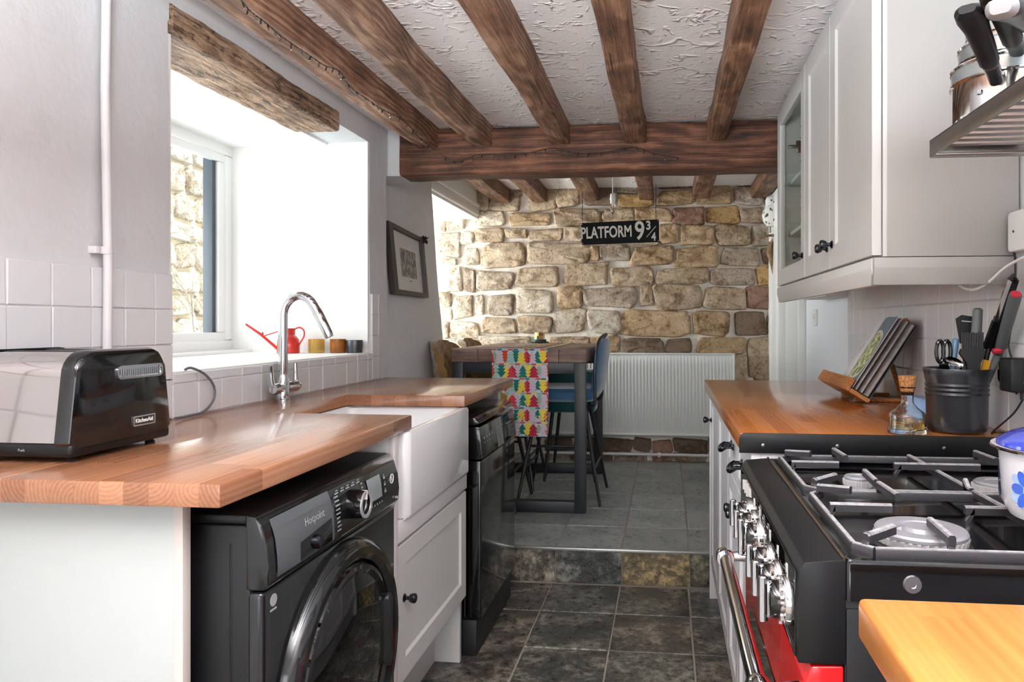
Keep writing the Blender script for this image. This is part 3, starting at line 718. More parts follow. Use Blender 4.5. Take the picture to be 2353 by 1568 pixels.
# door
dc = Vector((-.682, 1.458, .452))
bm = NB(); lathe(bm, [(.262, -.002), (.262, .006), (.256, .020), (.243, .030), (.228, .030), (.216, .020), (.212, .004)], dc, 56, 'X', caps=False); ring = build('door_ring', bm, M('smoked_door_ring', '#1b1c1e', .12, .1, coat=.5), wm)
bm = NB(); lathe(bm, [(.213, .002), (.213, .014), (.205, .024), (.196, .026), (.185, .020), (.150, .026), (.09, .032), (.001, .034)], dc, 56, 'X'); build('door_glass', bm, BLKG, wm)
bm = NB(); prism(bm, [(a + .185, b) for a, b in rrect(.028, .17, .013, 5)], lambda u, v, d: dc + Vector((d, u, v)), .018, .033, .003); build('door_handle', bm, BLKM, wm)
bm = NB(); lathe(bm, [(.011, 0), (.011, .0008), (.0001, .0008)], (-.6818, Y0 + .032, .694), 12, 'X'); box(bm, -.682, -.6812, Y0 + .022, Y0 + .042, .676, .679)
build('round_emblem', bm, GREYTXT, wm)

# belfast sink and its cupboard
sk = thing('butler_sink', 'white ceramic butler sink under the cut-out of the left worktop', 'sink', (-.9, 2.125, .65))
bm = NB(); sx, sy, cxk, cyk = .445, .59, -.895, 2.125
def RR(w_, h_, r, z): return [(cxk + a, cyk + b, z) for a, b in rrect(w_, h_, r, 4)]
loft(bm, [RR(sx - .01, sy - .01, .02, .660), RR(sx, sy, .02, .670), RR(sx, sy, .02, .880), RR(sx - .006, sy - .006, .02, .8875), RR(sx - .016, sy - .016, .02, .890),
          RR(sx - .044, sy - .044, .025, .889), RR(sx - .054, sy - .054, .03, .882), RR(sx - .064, sy - .064, .04, .72), RR(sx - .11, sy - .11, .05, .695)])
build('basin', bm, CERAM, sk)
bm = NB(); lathe(bm, [(.045, .6955), (.045, .699), (.036, .6995), (.030, .697), (.001, .697)], (-.9, 2.125, 0), 24); build('waste', bm, CHROME, sk)
sc_ = thing('sink_cupboard', 'white shaker cupboard under the butler sink with a dark round knob', 'cupboard', (-.9, 2.12, 0))
bm = NB(); box(bm, -1.25, -.705, 1.775, 1.795, .0, .892, .001); box(bm, -1.25, -.71, 2.425, 2.445, 0.0, .66, .001); box(bm, -1.25, -.715, 1.796, 2.424, .60, .659, .001); box(bm, -1.25, -1.23, 1.8, 2.42, .2, .6); box(bm, -1.25, -.72, 1.796, 2.424, .2, .22); build('carcass', bm, CAB, sc_)
bm = NB(); box(bm, -.715, -.690, 1.797, 2.443, .602, .657, .002); build('filler_rail', bm, M('filler_rail_white', '#e1dfdd', .4), sc_)
bm = NB(); box(bm, -.705, -.69, 1.773, 1.797, .0, .892, .001); build('filler_strip', bm, M('filler_strip_pale', '#d9d0cf', .4), sc_)
bm = NB(); pth = [(-.686, y_, .659 + noise.noise(Vector((y_ * 40, 0, 0))) * .002) for y_ in [1.83 + i * .02 for i in range(30)]]; tube(bm, pth, .0022, 5); build('sealant_bead', bm, UPVC, sc_)
def shaker(name, par, fn, u0, u1, v0, v1, th=.02, fw=.06, rec=.007, mat=CAB, glass=False):
    """door in plane coords: fn(u,v,d) d outward"""
    bm = NB()
    def F4(u, v, d): return fn(u, v, d)
    O = [(u0, v0), (u1, v0), (u1, v1), (u0, v1)]; s = [(1, 1), (-1, 1), (-1, -1), (1, -1)]
    def ring(k, d): return [F4(a + x * k, b + y * k, d) for (a, b), (x, y) in zip(O, s)]
    rs = [ring(0, 0), ring(0, th - .0015), ring(.0015, th), ring(fw - .003, th), ring(fw, th - .003)]
    if glass: rs += [ring(fw, 0)]; loft(bm, rs, loop=True)
    else: rs += [ring(fw + .004, th - rec), ]; loft(bm, rs)
    o = build(name, bm, mat, par, ang=20)
    return o
shaker_l = lambda u, v, d: Vector((-.712 + d, u, v))
dd_ = shaker('door', sc_, shaker_l, 1.800, 2.440, .228, .592)
def knob(par, c, dirx, mat=PEWTER, r=.0135, L=.034, name='knob'):
    bm = NB(); s = dirx
    lathe(bm, [(.011, 0), (.011, s * .002), (.0055, s * .006), (.005, s * (L - r * 1.5)), (r * .75, s * (L - r * 1.3)), (r, s * (L - r * .6)), (r * .92, s * (L - r * .2)), (r * .6, s * L), (.0008, s * (L + .001))], c, 16, 'X')
    return build(name, bm, mat, par)
knob(dd_, (-.692, 1.845, .447), 1)
bm = NB(); box(bm, -.82, -.80, 1.78, 2.44, 0, .2, .001); build('plinth', bm, CAB, sc_)

# dishwasher
dw = thing('dishwasher', 'black freestanding dishwasher between the sink cupboard and the dining step', 'dishwasher', (-.95, 2.76, 0))
bm = NB(); box(bm, -1.24, -.715, 2.472, 3.045, .03, .815, .004); build('body', bm, BLKS, dw)
lp = [(-1.24, .816), (-.672, .816), (-.650, .824), (-.672, .843), (-.70, .847), (-1.24, .847)]
bm = NB(); prism(bm, lp, lambda u, v, d: Vector((u, d, v)), 2.466, 3.050, .0025); build('top_plate', bm, BLK, dw)
bm = NB(); box(bm, -.700, -.648, 2.478, 3.040, .13, .690, .006, 3); ddr = build('door', bm, BLK, dw)
cp = [(-.70, .694), (-.652, .694), (-.640, .700), (-.655, .808), (-.70, .812)]
bm = NB(); prism(bm, cp, lambda u, v, d: Vector((u, d, v)), 2.478, 3.040, .003); cpn = build('control_panel', bm, BLK, dw)
bm = NB(); prism(bm, [(-.641, .70), (-.639, .70), (-.6535, .806), (-.6555, .806)], lambda u, v, d: Vector((u, d, v)), 2.70, 2.80); build('grip_recess', bm, BLKG, cpn)
bm = NB()
def onc(y, z): return Vector((-.6405 - (z - .70) / .108 * .0147 + .0015, y, z))
for k in range(10): c_ = onc(2.70 + k * .012, .772); box(bm, c_.x - .001, c_.x, c_.y, c_.y + .006, c_.z, c_.z + .0025)
for y_ in (2.52, 2.56, 2.60, 2.64, 2.90, 2.93, 2.96):
    c_ = onc(y_, .765); lathe(bm, [(.004, -.001), (.004, .0004), (.003, .0004), (.003, -.001)], c_, 10, 'X', caps=False)
    c_ = onc(y_, .748); box(bm, c_.x - .001, c_.x, c_.y - .004, c_.y + .004, c_.z, c_.z + .002)
for k in range(8): c_ = onc(3.0, .725 + k * .009); box(bm, c_.x - .001, c_.x, c_.y, c_.y + .015, c_.z, c_.z + .002)
tag(build('printed_symbols', bm, GREYTXT, cpn), kind='stuff')
bm = NB(); box(bm, -.72, -.665, 2.478, 3.040, .0, .126, .003); build('plinth', bm, BLKM, dw)
bm = NB(); tube(bm, [(-.706, 2.474, .14), (-.706, 2.474, .80)], .0016, 5); build('door_seal', bm, STEEL, dw)
bm = NB(); gbox(bm, -1.26, -.735, 3.10, 3.145, .155, .89, .2, 0); struct('trim_6', bm, CAB)

# ---------------------------------------------------------------- tap
tp = thing('mixer_tap', 'tall chrome swan-neck mixer tap with two levers behind the sink', 'tap', (-1.195, 2.18, .93))
bx, by = -1.218, 2.18
bm = NB(); lathe(bm, [(.024, 0), (.024, .004), (.021, .006), (.0205, .06), (.016, .075), (.014, .085)], (bx, by, .93), 24); build('base', bm, CHROME, tp)
pts = [(bx, by, 1.0), (bx, by, 1.19)]
for k in range(0, 10): a = R(180 - k * 17); pts.append((bx + .049 + .049 * math.cos(a), by + .02 * k / 9, 1.205 + .060 * math.sin(a)))
ex = (pts[-1][0], pts[-1][1], pts[-1][2]); pts += [(ex[0] + .0155, ex[1] + .004, ex[2] - .03)]
bm = NB(); tube(bm, pts, .0145, 16); build('spout', bm, CHROME, tp)
e0 = Vector(pts[-1]); ed = Vector((.42, .06, -.9)).normalized()
bm = NB(); tube(bm, [e0 - ed * .02, e0, e0 + ed * .065, e0 + ed * .078], [.0148, .0162, .0162, .014], 14); build('pull_out_head', bm, CHROME, tp)
bm = NB(); tube(bm, [(bx + .01, by - .075, .972), (bx + .01, by - .06, .972), (bx, by - .03, .97), (bx, by + .03, .97), (bx + .01, by + .06, .972), (bx + .01, by + .075, .972)], [.014, .019, .017, .017, .019, .014], 14); build('valve_body', bm, CHROME, tp)
for s in (-1, 1):
    bm = NB(); q = (bx + .008, by + s * .068, .975); tube(bm, [q, (q[0] - .004, q[1] + s * .004, 1.0), (q[0] - .006, q[1] + s * .006, 1.045)], [.008, .0065, .006], 10); build('lever', bm, CHROME, tp)

# ---------------------------------------------------------------- toaster
to = thing('toaster', 'black and polished steel toaster on the near end of the left worktop', 'toaster', (-1.155, 1.275, .93))
tx0, tx1, ty0, ty1 = -1.262, -1.033, 1.150, 1.412
def tprof(k=0.0, r=.045):    # end-panel outline in (y,z), tapering to the top
    out = []
    zb, zt = .952, 1.128 - k
    w0, w1 = (ty1 - ty0) / 2 - k, (ty1 - ty0) / 2 - .014 - k; cy = (ty0 + ty1) / 2
    out += [(cy - w0 + .012, zb + k * .4), (cy - w0, zb + .014)]
    for i in range(7): a = R(180 - 90 * i / 6); out.append((cy - w1 + r + r * math.cos(a), zt - r + r * math.sin(a)))
    for i in range(7): a = R(90 - 90 * i / 6); out.append((cy + w1 - r + r * math.cos(a), zt - r + r * math.sin(a)))
    out += [(cy + w0, zb + .014), (cy + w0 - .012, zb + k * .4)]
    return out
def tring(x, k, r=.045): return [(x, a, b) for a, b in tprof(k, r)]
bm = NB(); loft(bm, [tring(tx0 + .02, .004), tring(tx1 - .03, .004)]); bd = build('steel_body', bm, STEELP, to)
bm = NB(); loft(bm, [tring(tx1 - .032, .0035), tring(tx1 - .031, 0), tring(tx1 - .012, 0), tring(tx1 - .004, .003), tring(tx1, .010, .04)]); ep = build('end_panel', bm, BLK, to)
bm = NB(); loft(bm, [tring(tx0 - .001, .008), tring(tx0 + .006, 0), tring(tx0 + .021, 0)]); build('end_panel', bm, BLK, to)
bm = NB(); box(bm, tx0 + .002, tx1 - .002, ty0 + .004, ty1 - .004, .940, .966, .008, 3); build('base', bm, BLKS, to)
for (fx, fy) in ((tx1 - .025, ty1 - .035), (tx1 - .025, ty0 + .03), (tx0 + .03, ty1 - .035), (tx0 + .03, ty0 + .03)):
    bm = NB(); lathe(bm, [(.009, .9305), (.010, .933), (.006, .938), (.008, .944)], (fx, fy, 0), 12); build('foot', bm, BLKM, to)
bm = NB(); yy0, yy1, zz = ty0 + .105, ty1 - .035, 1.083
loft(bm, [[(tx1 - .001, (yy0 + yy1) / 2 + a, zz + b) for a, b in rrect(yy1 - yy0, .026, .009, 4)], [(tx1 + .004, (yy0 + yy1) / 2 + a, zz + b) for a, b in rrect(yy1 - yy0, .026, .009, 4)],
          [(tx1 + .004, (yy0 + yy1) / 2 + a, zz + b) for a, b in rrect(yy1 - yy0 - .008, .018, .006, 4)], [(tx1 + .0005, (yy0 + yy1) / 2 + a, zz + b) for a, b in rrect(yy1 - yy0 - .009, .017, .006, 4)]])
vt = build('vent_surround', bm, CHROME, to)
for k in range(19):
    bm = NB(); y_ = yy0 + .009 + k * (yy1 - yy0 - .018) / 18; box(bm, tx1 + .0002, tx1 + .003, y_ - .0012, y_ + .0012, zz - .0075, zz + .0065); build('vent_fin', bm, CHROME, vt)
bm = NB(); yb, zb_ = ty1 - .085, .985
loft(bm, [[(tx1 - .0015, yb + a, zb_ + b) for a, b in rrect(.060, .020, .002, 2)], [(tx1 + .0025, yb + a, zb_ + b) for a, b in rrect(.060, .020, .002, 2)], [(tx1 + .0025, yb + a, zb_ + b) for a, b in rrect(.054, .0145, .001, 2)], [(tx1 + .001, yb + a, zb_ + b) for a, b in rrect(.054, .0145, .001, 2)]])
bg_ = build('badge', bm, CHROME, to)
bm = NB(); box(bm, tx1 - .001, tx1 + .0012, yb - .027, yb + .027, zb_ - .0072, zb_ + .0072); build('badge_plate', bm, BLKM, bg_)
text('lettering', 'KitchenAid', .0115, (tx1 + .0018, yb, zb_), FACE_X, WHITE, to, .0003, .0002, .92)
text('lettering', 'Push', .007, (-1.13, ty0 + .0035, .953), FACE_NY, GREYTXT, to, .0002)
bm = NB()
for yy_ in (ty0 + .085, ty1 - .085): box(bm, tx0 + .03, tx1 - .045, yy_ - .014, yy_ + .014, 1.120, 1.1252, .001)
build('bread_slots', bm, BLKM, to)

# braided flex
pts = spline([U(402, 962, X=-1.22), U(430, 957, X=-1.235), U(470, 945, X=-1.24), U(492, 915, X=-1.24), U(490, 885, X=-1.24), U(470, 860, X=-1.24), U(440, 846, X=-1.245), U(425, 850, X=-1.25)], 8)
bm = NB(); tube(bm, pts, [.0032 + .0005 * (i % 2) for i in range(len(pts))], 8)
tag(build('braided_flex', bm, M('braided_grey', '#70737a', .5, .3, bmp=.8, bs_=400), None), 'grey braided flex looping over the worktop beside the toaster', 'cable')

# painted pipe on the wall
pp = thing('gas_pipe', 'white painted vertical pipe clipped to the left wall', 'pipe', (-1.245, 1.485, .93))
bm = NB(); tube(bm, [(-1.246, 1.485, .93), (-1.244, 1.488, 1.3), (-1.247, 1.483, 1.7), (-1.244, 1.486, 2.06)], .0095, 12); build('pipe', bm, PIPEW, pp)
for z in (1.34, 2.005):
    bm = NB(); box(bm, -1.272, -1.250, 1.462, 1.474, z - .008, z + .008, .002); lathe(bm, [(.0125, -.008), (.0125, .008)], (-1.246, 1.486, z), 14); box(bm, -1.252, -1.238, 1.496, 1.504, z - .005, z + .005, .001); build('pipe_clip', bm, PIPEW, pp)

# ---------------------------------------------------------------- window sill things
wc = thing('watering_can', 'small red watering can with a long spout on the window sill', 'watering can', (-1.55, 2.86, 1.05))
REDP = M('red_translucent', '#ee3a30', .3, trans=.25, coat=.3, var=.1)
c0 = Vector((-1.575, 2.862, 1.0505))
bm = NB(); lathe(bm, [(.044, 0), (.045, .004), (.043, .055), (.034, .068), (.026, .076), (.028, .104), (.0265, .104), (.024, .078)], c0, 26); build('body', bm, REDP, wc)
bm = NB(); hp = spline([c0 + Vector((.026, 0, .100)), c0 + Vector((.048, .002, .108)), c0 + Vector((.066, .004, .095)), c0 + Vector((.066, .004, .070)), c0 + Vector((.052, .002, .045)), c0 + Vector((.042, 0, .020))], 5); tube(bm, hp, .0035, 8); build('handle', bm, REDP, wc)
bm = NB(); tube(bm, [c0 + Vector((-.043, 0, .015)), c0 + Vector((-.075, -.01, .045)), c0 + Vector((-.112, -.02, .080)), c0 + Vector((-.165, -.04, .122))], [.007, .006, .0055, .004], 8); build('spout', bm, REDP, wc)
bm = NB(); tube(bm, [c0 + Vector((-.028, 0, .096)), c0 + Vector((-.095, -.017, .073))], .0025, 6); tube(bm, [c0 + Vector((-.10, -.018, .078)), c0 + Vector((-.105, -.018, .088))], .003, 6); build('spout_brace', bm, REDP, wc)
def pot(name, label, cat, px, col, r=.033, h=.058, lidded=False, group=None, x=None):
    p_ = U(px, 811, Z=1.0505); c = Vector((p_.x, min(p_.y, 2.965 - r - .004), 1.0505))
    t = thing(name, label, cat, c)
    bm = NB()
    if lidded:
        lathe(bm, [(r * .93, 0), (r * .95, h * .5)], c, 26); build('body', bm, col, t)
        bm = NB(); lathe(bm, [(r, h * .45), (r, h * .92), (r * .96, h), (.001, h)], c, 26); build('lid', bm, col, t)
    else:
        lathe(bm, [(r * .93, 0), (r, .004), (r, h), (r * .93, h), (r * .92, .012), (.001, .012)], c, 26); build('glass', bm, col, t)
        bm = NB(); lathe(bm, [(r * .90, .013), (r * .90, h * .62), (.001, h * .62)], c, 26); build('wax', bm, M(name + '_wax', '#f4b84e' if 'yellow' in label else '#d2661e', .5, var=.1), t)
        
    return t
pot('candle_glass', 'yellow glass candle pot on the window sill beside the watering can', 'candle', 727, M('yellow_glass', '#f3c765', .15, trans=.5, var=.03))
pot('candle_glass', 'orange glass candle pot between yellow pot and black tin', 'candle', 777, M('orange_glass', '#d9822e', .15, trans=.45, var=.35, vs=30))
pot('lidded_tin', 'small dark lidded tin at the far end of the window sill', 'tin', 815, M('dark_tin', '#4b4d50', .3, .6), .034, .054, True)

# ---------------------------------------------------------------- picture on the battered wall
def on_b(px, py, off=.0):
    a = (px - PX0) / F; b = (PY0 - py) / F; d = Vector((CT * a - ST, ST * a + CT, b))
    # plane X = -1.29 + off -.05*(Y-3.17) -.085*(Z-1.15)
    t = (-1.29 + off + .05 * 3.17 + .085 * (1.15 - CH)) / (d.x + .05 * d.y + .085 * d.z)
    return Vector((d.x * t, d.y * t, CH + d.z * t))
pc = thing('framed_picture', 'dark framed black and white print on the grey dining wall', 'picture', on_b(937, 600, .02))
TLc, TRc, BRc, BLc = on_b(891, 507, .03), on_b(972, 549, .03), on_b(984, 685, .03), on_b(907, 676, .03)
def pq(u, v, d): return TLc.lerp(TRc, u).lerp(BLc.lerp(BRc, u), v) + Vector((d, 0, 0))
fu, fv = .10, .075
def pr(k, d): return [pq(a, b, d) for a, b in ((fu * k, fv * k), (1 - fu * k, fv * k), (1 - fu * k, 1 - fv * k), (fu * k, 1 - fv * k))]
bm = NB(); loft(bm, [pr(0, -.022), pr(0, .004), pr(.9, .006), pr(1, -.006), pr(1, -.022)], loop=True); build('frame', bm, M('dark_frame_wood', '#3d3c3b', .5), pc)
bm = NB(); loft(bm, [pr(1, -.018), pr(1, -.010)]); build('mount', bm, M('print_paper', '#dcdcda', .5, var=.02), pc, smooth=False)
m, nt, bs, co = start('etching_print')
v = noi(nt, mapv(nt, co, (1, 2.0, .8)), 34, 6, .75, .6); setp(nt, bs, col=ramp(nt, v, [(.40, '#2a2a2a'), (.52, '#8c8c8a'), (.64, '#d8d8d4')]), rough=.5)
bm = NB(); surf(bm, lambda a, b: pq(.30 + a * .44, .30 + b * .42, -.0085), 8, 8); build('print', bm, m, pc, smooth=False)
bm = NB(); surf(bm, lambda a, b: pq(.50 + a * .05, .765 + b * .014, -.008), 1, 1); build('signature', bm, M('ink', '#3a3a3a', .6), pc, smooth=False)
bm = NB(); fc = TRc + Vector((.012, .0, -.004))
for k in range(14):
    d = Vector([random.uniform(-1, 1) for _ in range(3)]).normalized(); q = fc + d * .018
    s = Vector([random.uniform(-1, 1) for _ in range(3)]).cross(d).normalized() * .008; t_ = d.cross(s).normalized() * .008
    pv = [bm.verts.new(x) for x in (fc, q + s, q + d * .012, q - s, q + t_ * .6)]
    bm.faces.new((pv[0], pv[1], pv[4])); bm.faces.new((pv[4], pv[1], pv[2])); bm.faces.new((pv[4], pv[2], pv[3])); bm.faces.new((pv[0], pv[4], pv[3]))
bmesh.ops.solidify(bm, geom=bm.faces[:], thickness=.0015)
tag(build('dried_flower', bm, M('dried_flower_brown', '#5b3836', .8)), 'small dried brown flower on the top corner of the framed picture', 'flower')
# ================================================================ DINING AREA
# radiator
rd = thing('radiator', 'wide white ribbed radiator on the stone wall', 'radiator', (-.2, 5.28, .35))
rx0, rx1, rz0, rz1, ry = -.906, .494, .352, .957, 5.27
bm = NB(); n = 56 * 4; w_ = (rx1 - rx0 - .03)
def rib(u, z_, d):
    x = rx0 + .015 + w_ * u; ph = (u * 56) % 1
    k = .5 - .5 * math.cos(ph * 2 * math.pi); k = k * k * (3 - 2 * k)
    fade = min(1, max(0, (z_ - rz0 - .035) / .025)) * min(1, max(0, (rz1 - .045 - z_) / .025))
    return Vector((x, ry - .008 * k * fade, z_))
zs = [rz0 + .01, rz0 + .035, rz0 + .06, rz0 + .3, rz1 - .075, rz1 - .045, rz1 - .012]
g = [[bm.verts.new(rib(i / n, z_, 0)) for z_ in zs] for i in range(n + 1)]
for i in range(n):
    for j in range(len(zs) - 1): bm.faces.new((g[i][j], g[i + 1][j], g[i + 1][j + 1], g[i][j + 1]))
build('ribbed_panel', bm, RADW, rd, ang=60)
bm = NB(); box(bm, rx0, rx1, ry - .012, ry + .055, rz1 - .012, rz1, .003); box(bm, rx0, rx0 + .015, ry - .012, ry + .055, rz0, rz1 - .012, .003); box(bm, rx1 - .015, rx1, ry - .012, ry + .055, rz0, rz1 - .012, .003); box(bm, rx0 + .015, rx1 - .015, ry - .004, ry + .05, rz0, rz0 + .014, .003)
build('casing', bm, RADW, rd)
bm = NB(); tube(bm, [(-1.5, 5.30, .207), (.05, 5.30, .209), (.84, 5.30, .205)], .011, 10); box(bm, -.06, -.04, 5.29, 5.33, .19, .225, .002)
tag(build('heating_pipe', bm, PIPEW), 'thin white heating pipe running along the stone wall below the radiator', 'pipe')

# dining table (counter height)
tb = thing('dining_table', 'counter-height wooden dining table on a dark square-section metal frame', 'table', (-.79, 4.35, ZF2))
tx0, tx1, ty0, ty1, tz = -1.165, -.425, 3.815, 4.90, 1.036
k = (tx1 - tx0) / 5
for i in range(5):
    bm = NB(); box(bm, tx0 + i * k + .0008, tx0 + (i + 1) * k - .0008, ty0, ty1, tz - .072, tz, .003); build('top_plank', bm, TABLEW, tb, color=(random.uniform(.85, 1.1),) * 3 + (1,))
for y_ in (ty0 + .004, ty1 - .064):
    for x_ in (tx0 + .004, tx1 - .064):
        bm = NB(); box(bm, x_, x_ + .06, y_, y_ + .055, ZF2, tz - .073, .002); build('leg', bm, TLEG, tb)
    bm = NB(); box(bm, tx0 + .064, tx1 - .064, y_ + .001, y_ + .054, tz - .133, tz - .073, .002); build('top_rail', bm, TLEG, tb)
    bm = NB(); box(bm, tx0 + .064, tx1 - .064, y_ + .001, y_ + .054, ZF2, ZF2 + .06, .002); build('bottom_rail', bm, TLEG, tb)

# table runner with printed rows of triangular trees
rn = thing('table_runner', 'multicoloured table runner printed with little triangle trees hanging over the table', 'table runner', (-.785, 3.82, tz))
ux0, ux1 = -.940, -.632; W = ux1 - ux0; LT, LF = ty1 - ty0 + .0, .4715
def rp(u, s, off=0.0):
    """u 0..1 across, s metres along: s<0 on top going back, s>0 hanging down in front"""
    x = ux0 + W * u
    r = .006
    if s <= 0: return Vector((x, ty0 - .002 - s, tz + .0015 + off))
    sw = .004 * math.sin(u * 9) * min(1, s / .2) * s * 4
    return Vector((x + .004 * math.sin(s * 7), ty0 - .004 - off - abs(sw), tz + .0015 - s))
bm = NB(); ns = 26; ss = [-LT + .01, -.8, -.5, -.2, 0.0] + [LF * (i / ns) for i in range(1, ns + 1)]
slab(bm, lambda a, b, w_: (lambda s: rp(a, s, 0 if w_ == 0 else .0012))(ss[min(len(ss) - 1, round(b * (len(ss) - 1)))]), 10, len(ss) - 1, 0)
CL = {'paleblue': '#c9dbe6', 'lilac': '#d8c3d4', 'red': '#b3263e', 'orange': '#cc4a22', 'teal': '#16746a', 'yellow': '#f4dc4a', 'sage': '#9fb6a0', 'crim': '#d4384a', 'mint': '#a8cfc6'}
cm = {k_: M('runner_' + k_, v_, .8, var=.02) for k_, v_ in CL.items()}
build('cloth', bm, cm['paleblue'], rn, ang=60)
order = list(CL); mats = [cm[k_] for k_ in order]
bm = NB()
cut = 1.0
def tri(pts, c, lay):
    mi = order.index(c); ps = []
    # clip to runner width by clamping
    us = [min(max(p[0], 0), 1) for p in pts]; sv = [p[1] for p in pts]
    if max(us) - min(us) < 1e-4: return
    f = bm.faces.new([bm.verts.new(rp(a, b, .0014 + lay * .00012)) for a, b in zip(us, sv)]); f.material_index = mi
rowh = .0785; hu = .062
seq = [('sage', 0), ('lilac', 0), ('orange', 1), ('mint', 0), ('teal', 1), ('yellow', 0), ('crim', 0), ('lilac', 0), ('teal', 0), ('yellow', 1), ('red', 0)]
r_ = -14
while (r_ + 1) * rowh < LF + .001 and r_ < 7:
    s0 = r_ * rowh; s1 = min(s0 + rowh, LF)
    if s0 < 0 < s1: s1 = s1
    sh = (r_ % 2) * 3
    for ci in range(-1, 12):
        cx_ = (ci + .5 + (.25 if r_ % 2 else 0)) / 10.4
        col, inv = seq[(ci + sh + 11) % 11]
        wdt = .075 if col in ('red', 'crim') else .056
        tri([(cx_ - .05, s0), (cx_ + .05, s0), (cx_ + .05, s1), (cx_ - .05, s1)], ('lilac', 'paleblue', 'mint')[(ci + r_) % 3], 0)
    for ci in range(-1, 12):
        cx_ = (ci + .5 + (.25 if r_ % 2 else 0)) / 10.4
        col, inv = seq[(ci + sh + 11) % 11]
        wdt = .104 if col in ('red', 'crim') else .086
        tri([(cx_ - .042, s0 + .001), (cx_ + .042, s0 + .001), (cx_ + .042, s0 + .009), (cx_ - .042, s0 + .009)], ('orange', 'sage', 'teal', 'crim', 'lilac', 'yellow')[(ci * 2 + r_) % 6], 1)
        for q in range(3):
            hh = rowh * .40; a = s0 + .010 + q * (rowh - .012 - hh) / 2; b = a + hh; ww = wdt * (.78 + .11 * q)
            if inv: tri([(cx_ - ww, a), (cx_ + ww, a), (cx_, b)], col, 2 + q + ci % 2 * 3)
            else: tri([(cx_, a), (cx_ + ww, b), (cx_ - ww, b)], col, 2 + (2 - q) + ci % 2 * 3)
            if col in ('red', 'crim') and not inv: tri([(cx_, a), (cx_ + ww, b), (cx_, b)], 'red', 5.5 + (2 - q) + ci % 2 * 3)
    r_ += 1
build('printed_trees', bm, mats, rn, smooth=False)

# candle jar on a stand
cj = thing('candle_jar', 'patterned candle jar standing on the small dark plinth on the table', 'candle', (-.70, 4.45, tz))
tcn = U(1240, 789, Z=tz + .002)
cj.location = (tcn.x, tcn.y, tz); INV[cj.name] = Matrix.Translation(-Vector(cj.location))
ps_ = thing('candle_plate', 'small dark round stand under the candle jar on the dining table', 'stand', (tcn.x, tcn.y, tz))
bm = NB(); lathe(bm, [(.062, .003), (.066, .008), (.060, .014), (.001, .014)], (tcn.x, tcn.y, tz), 28); build('plate', bm, M('dark_teal_ceramic', '#1e3038', .2), ps_)
bm = NB(); lathe(bm, [(.046, .0145), (.048, .028), (.001, .028)], (tcn.x, tcn.y, tz), 28); build('riser', bm, M('teal_ceramic', '#3a5558', .25), ps_)
bm = NB(); nseg = 16
for k in range(nseg):
    a0, a1 = 2 * math.pi * k / nseg, 2 * math.pi * (k + 1) / nseg
    for j, (za, zb2) in enumerate(((.0285, .052), (.052, .075))):
        f = bm.faces.new([bm.verts.new((tcn.x + .035 * math.cos(a), tcn.y + .035 * math.sin(a), tz + z_)) for a, z_ in ((a0, za), (a1, za), (a1, zb2), (a0, zb2))]); f.material_index = (k * 3 + j * 2) % 5
bmesh.ops.remove_doubles(bm, verts=bm.verts[:], dist=1e-5)
build('jar', bm, [cm['yellow'], M('jar_terracotta', '#b4603a', .4), M('jar_cream', '#efe6d4', .4), M('jar_teal', '#1e5b55', .4), M('jar_ochre', '#d89a4a', .4)], cj)
bm = NB(); lathe(bm, [(.033, .03), (.033, .062), (.001, .062)], (tcn.x, tcn.y, tz), 20); build('wax', bm, M('wax_cream', '#efe2c8', .5), cj)

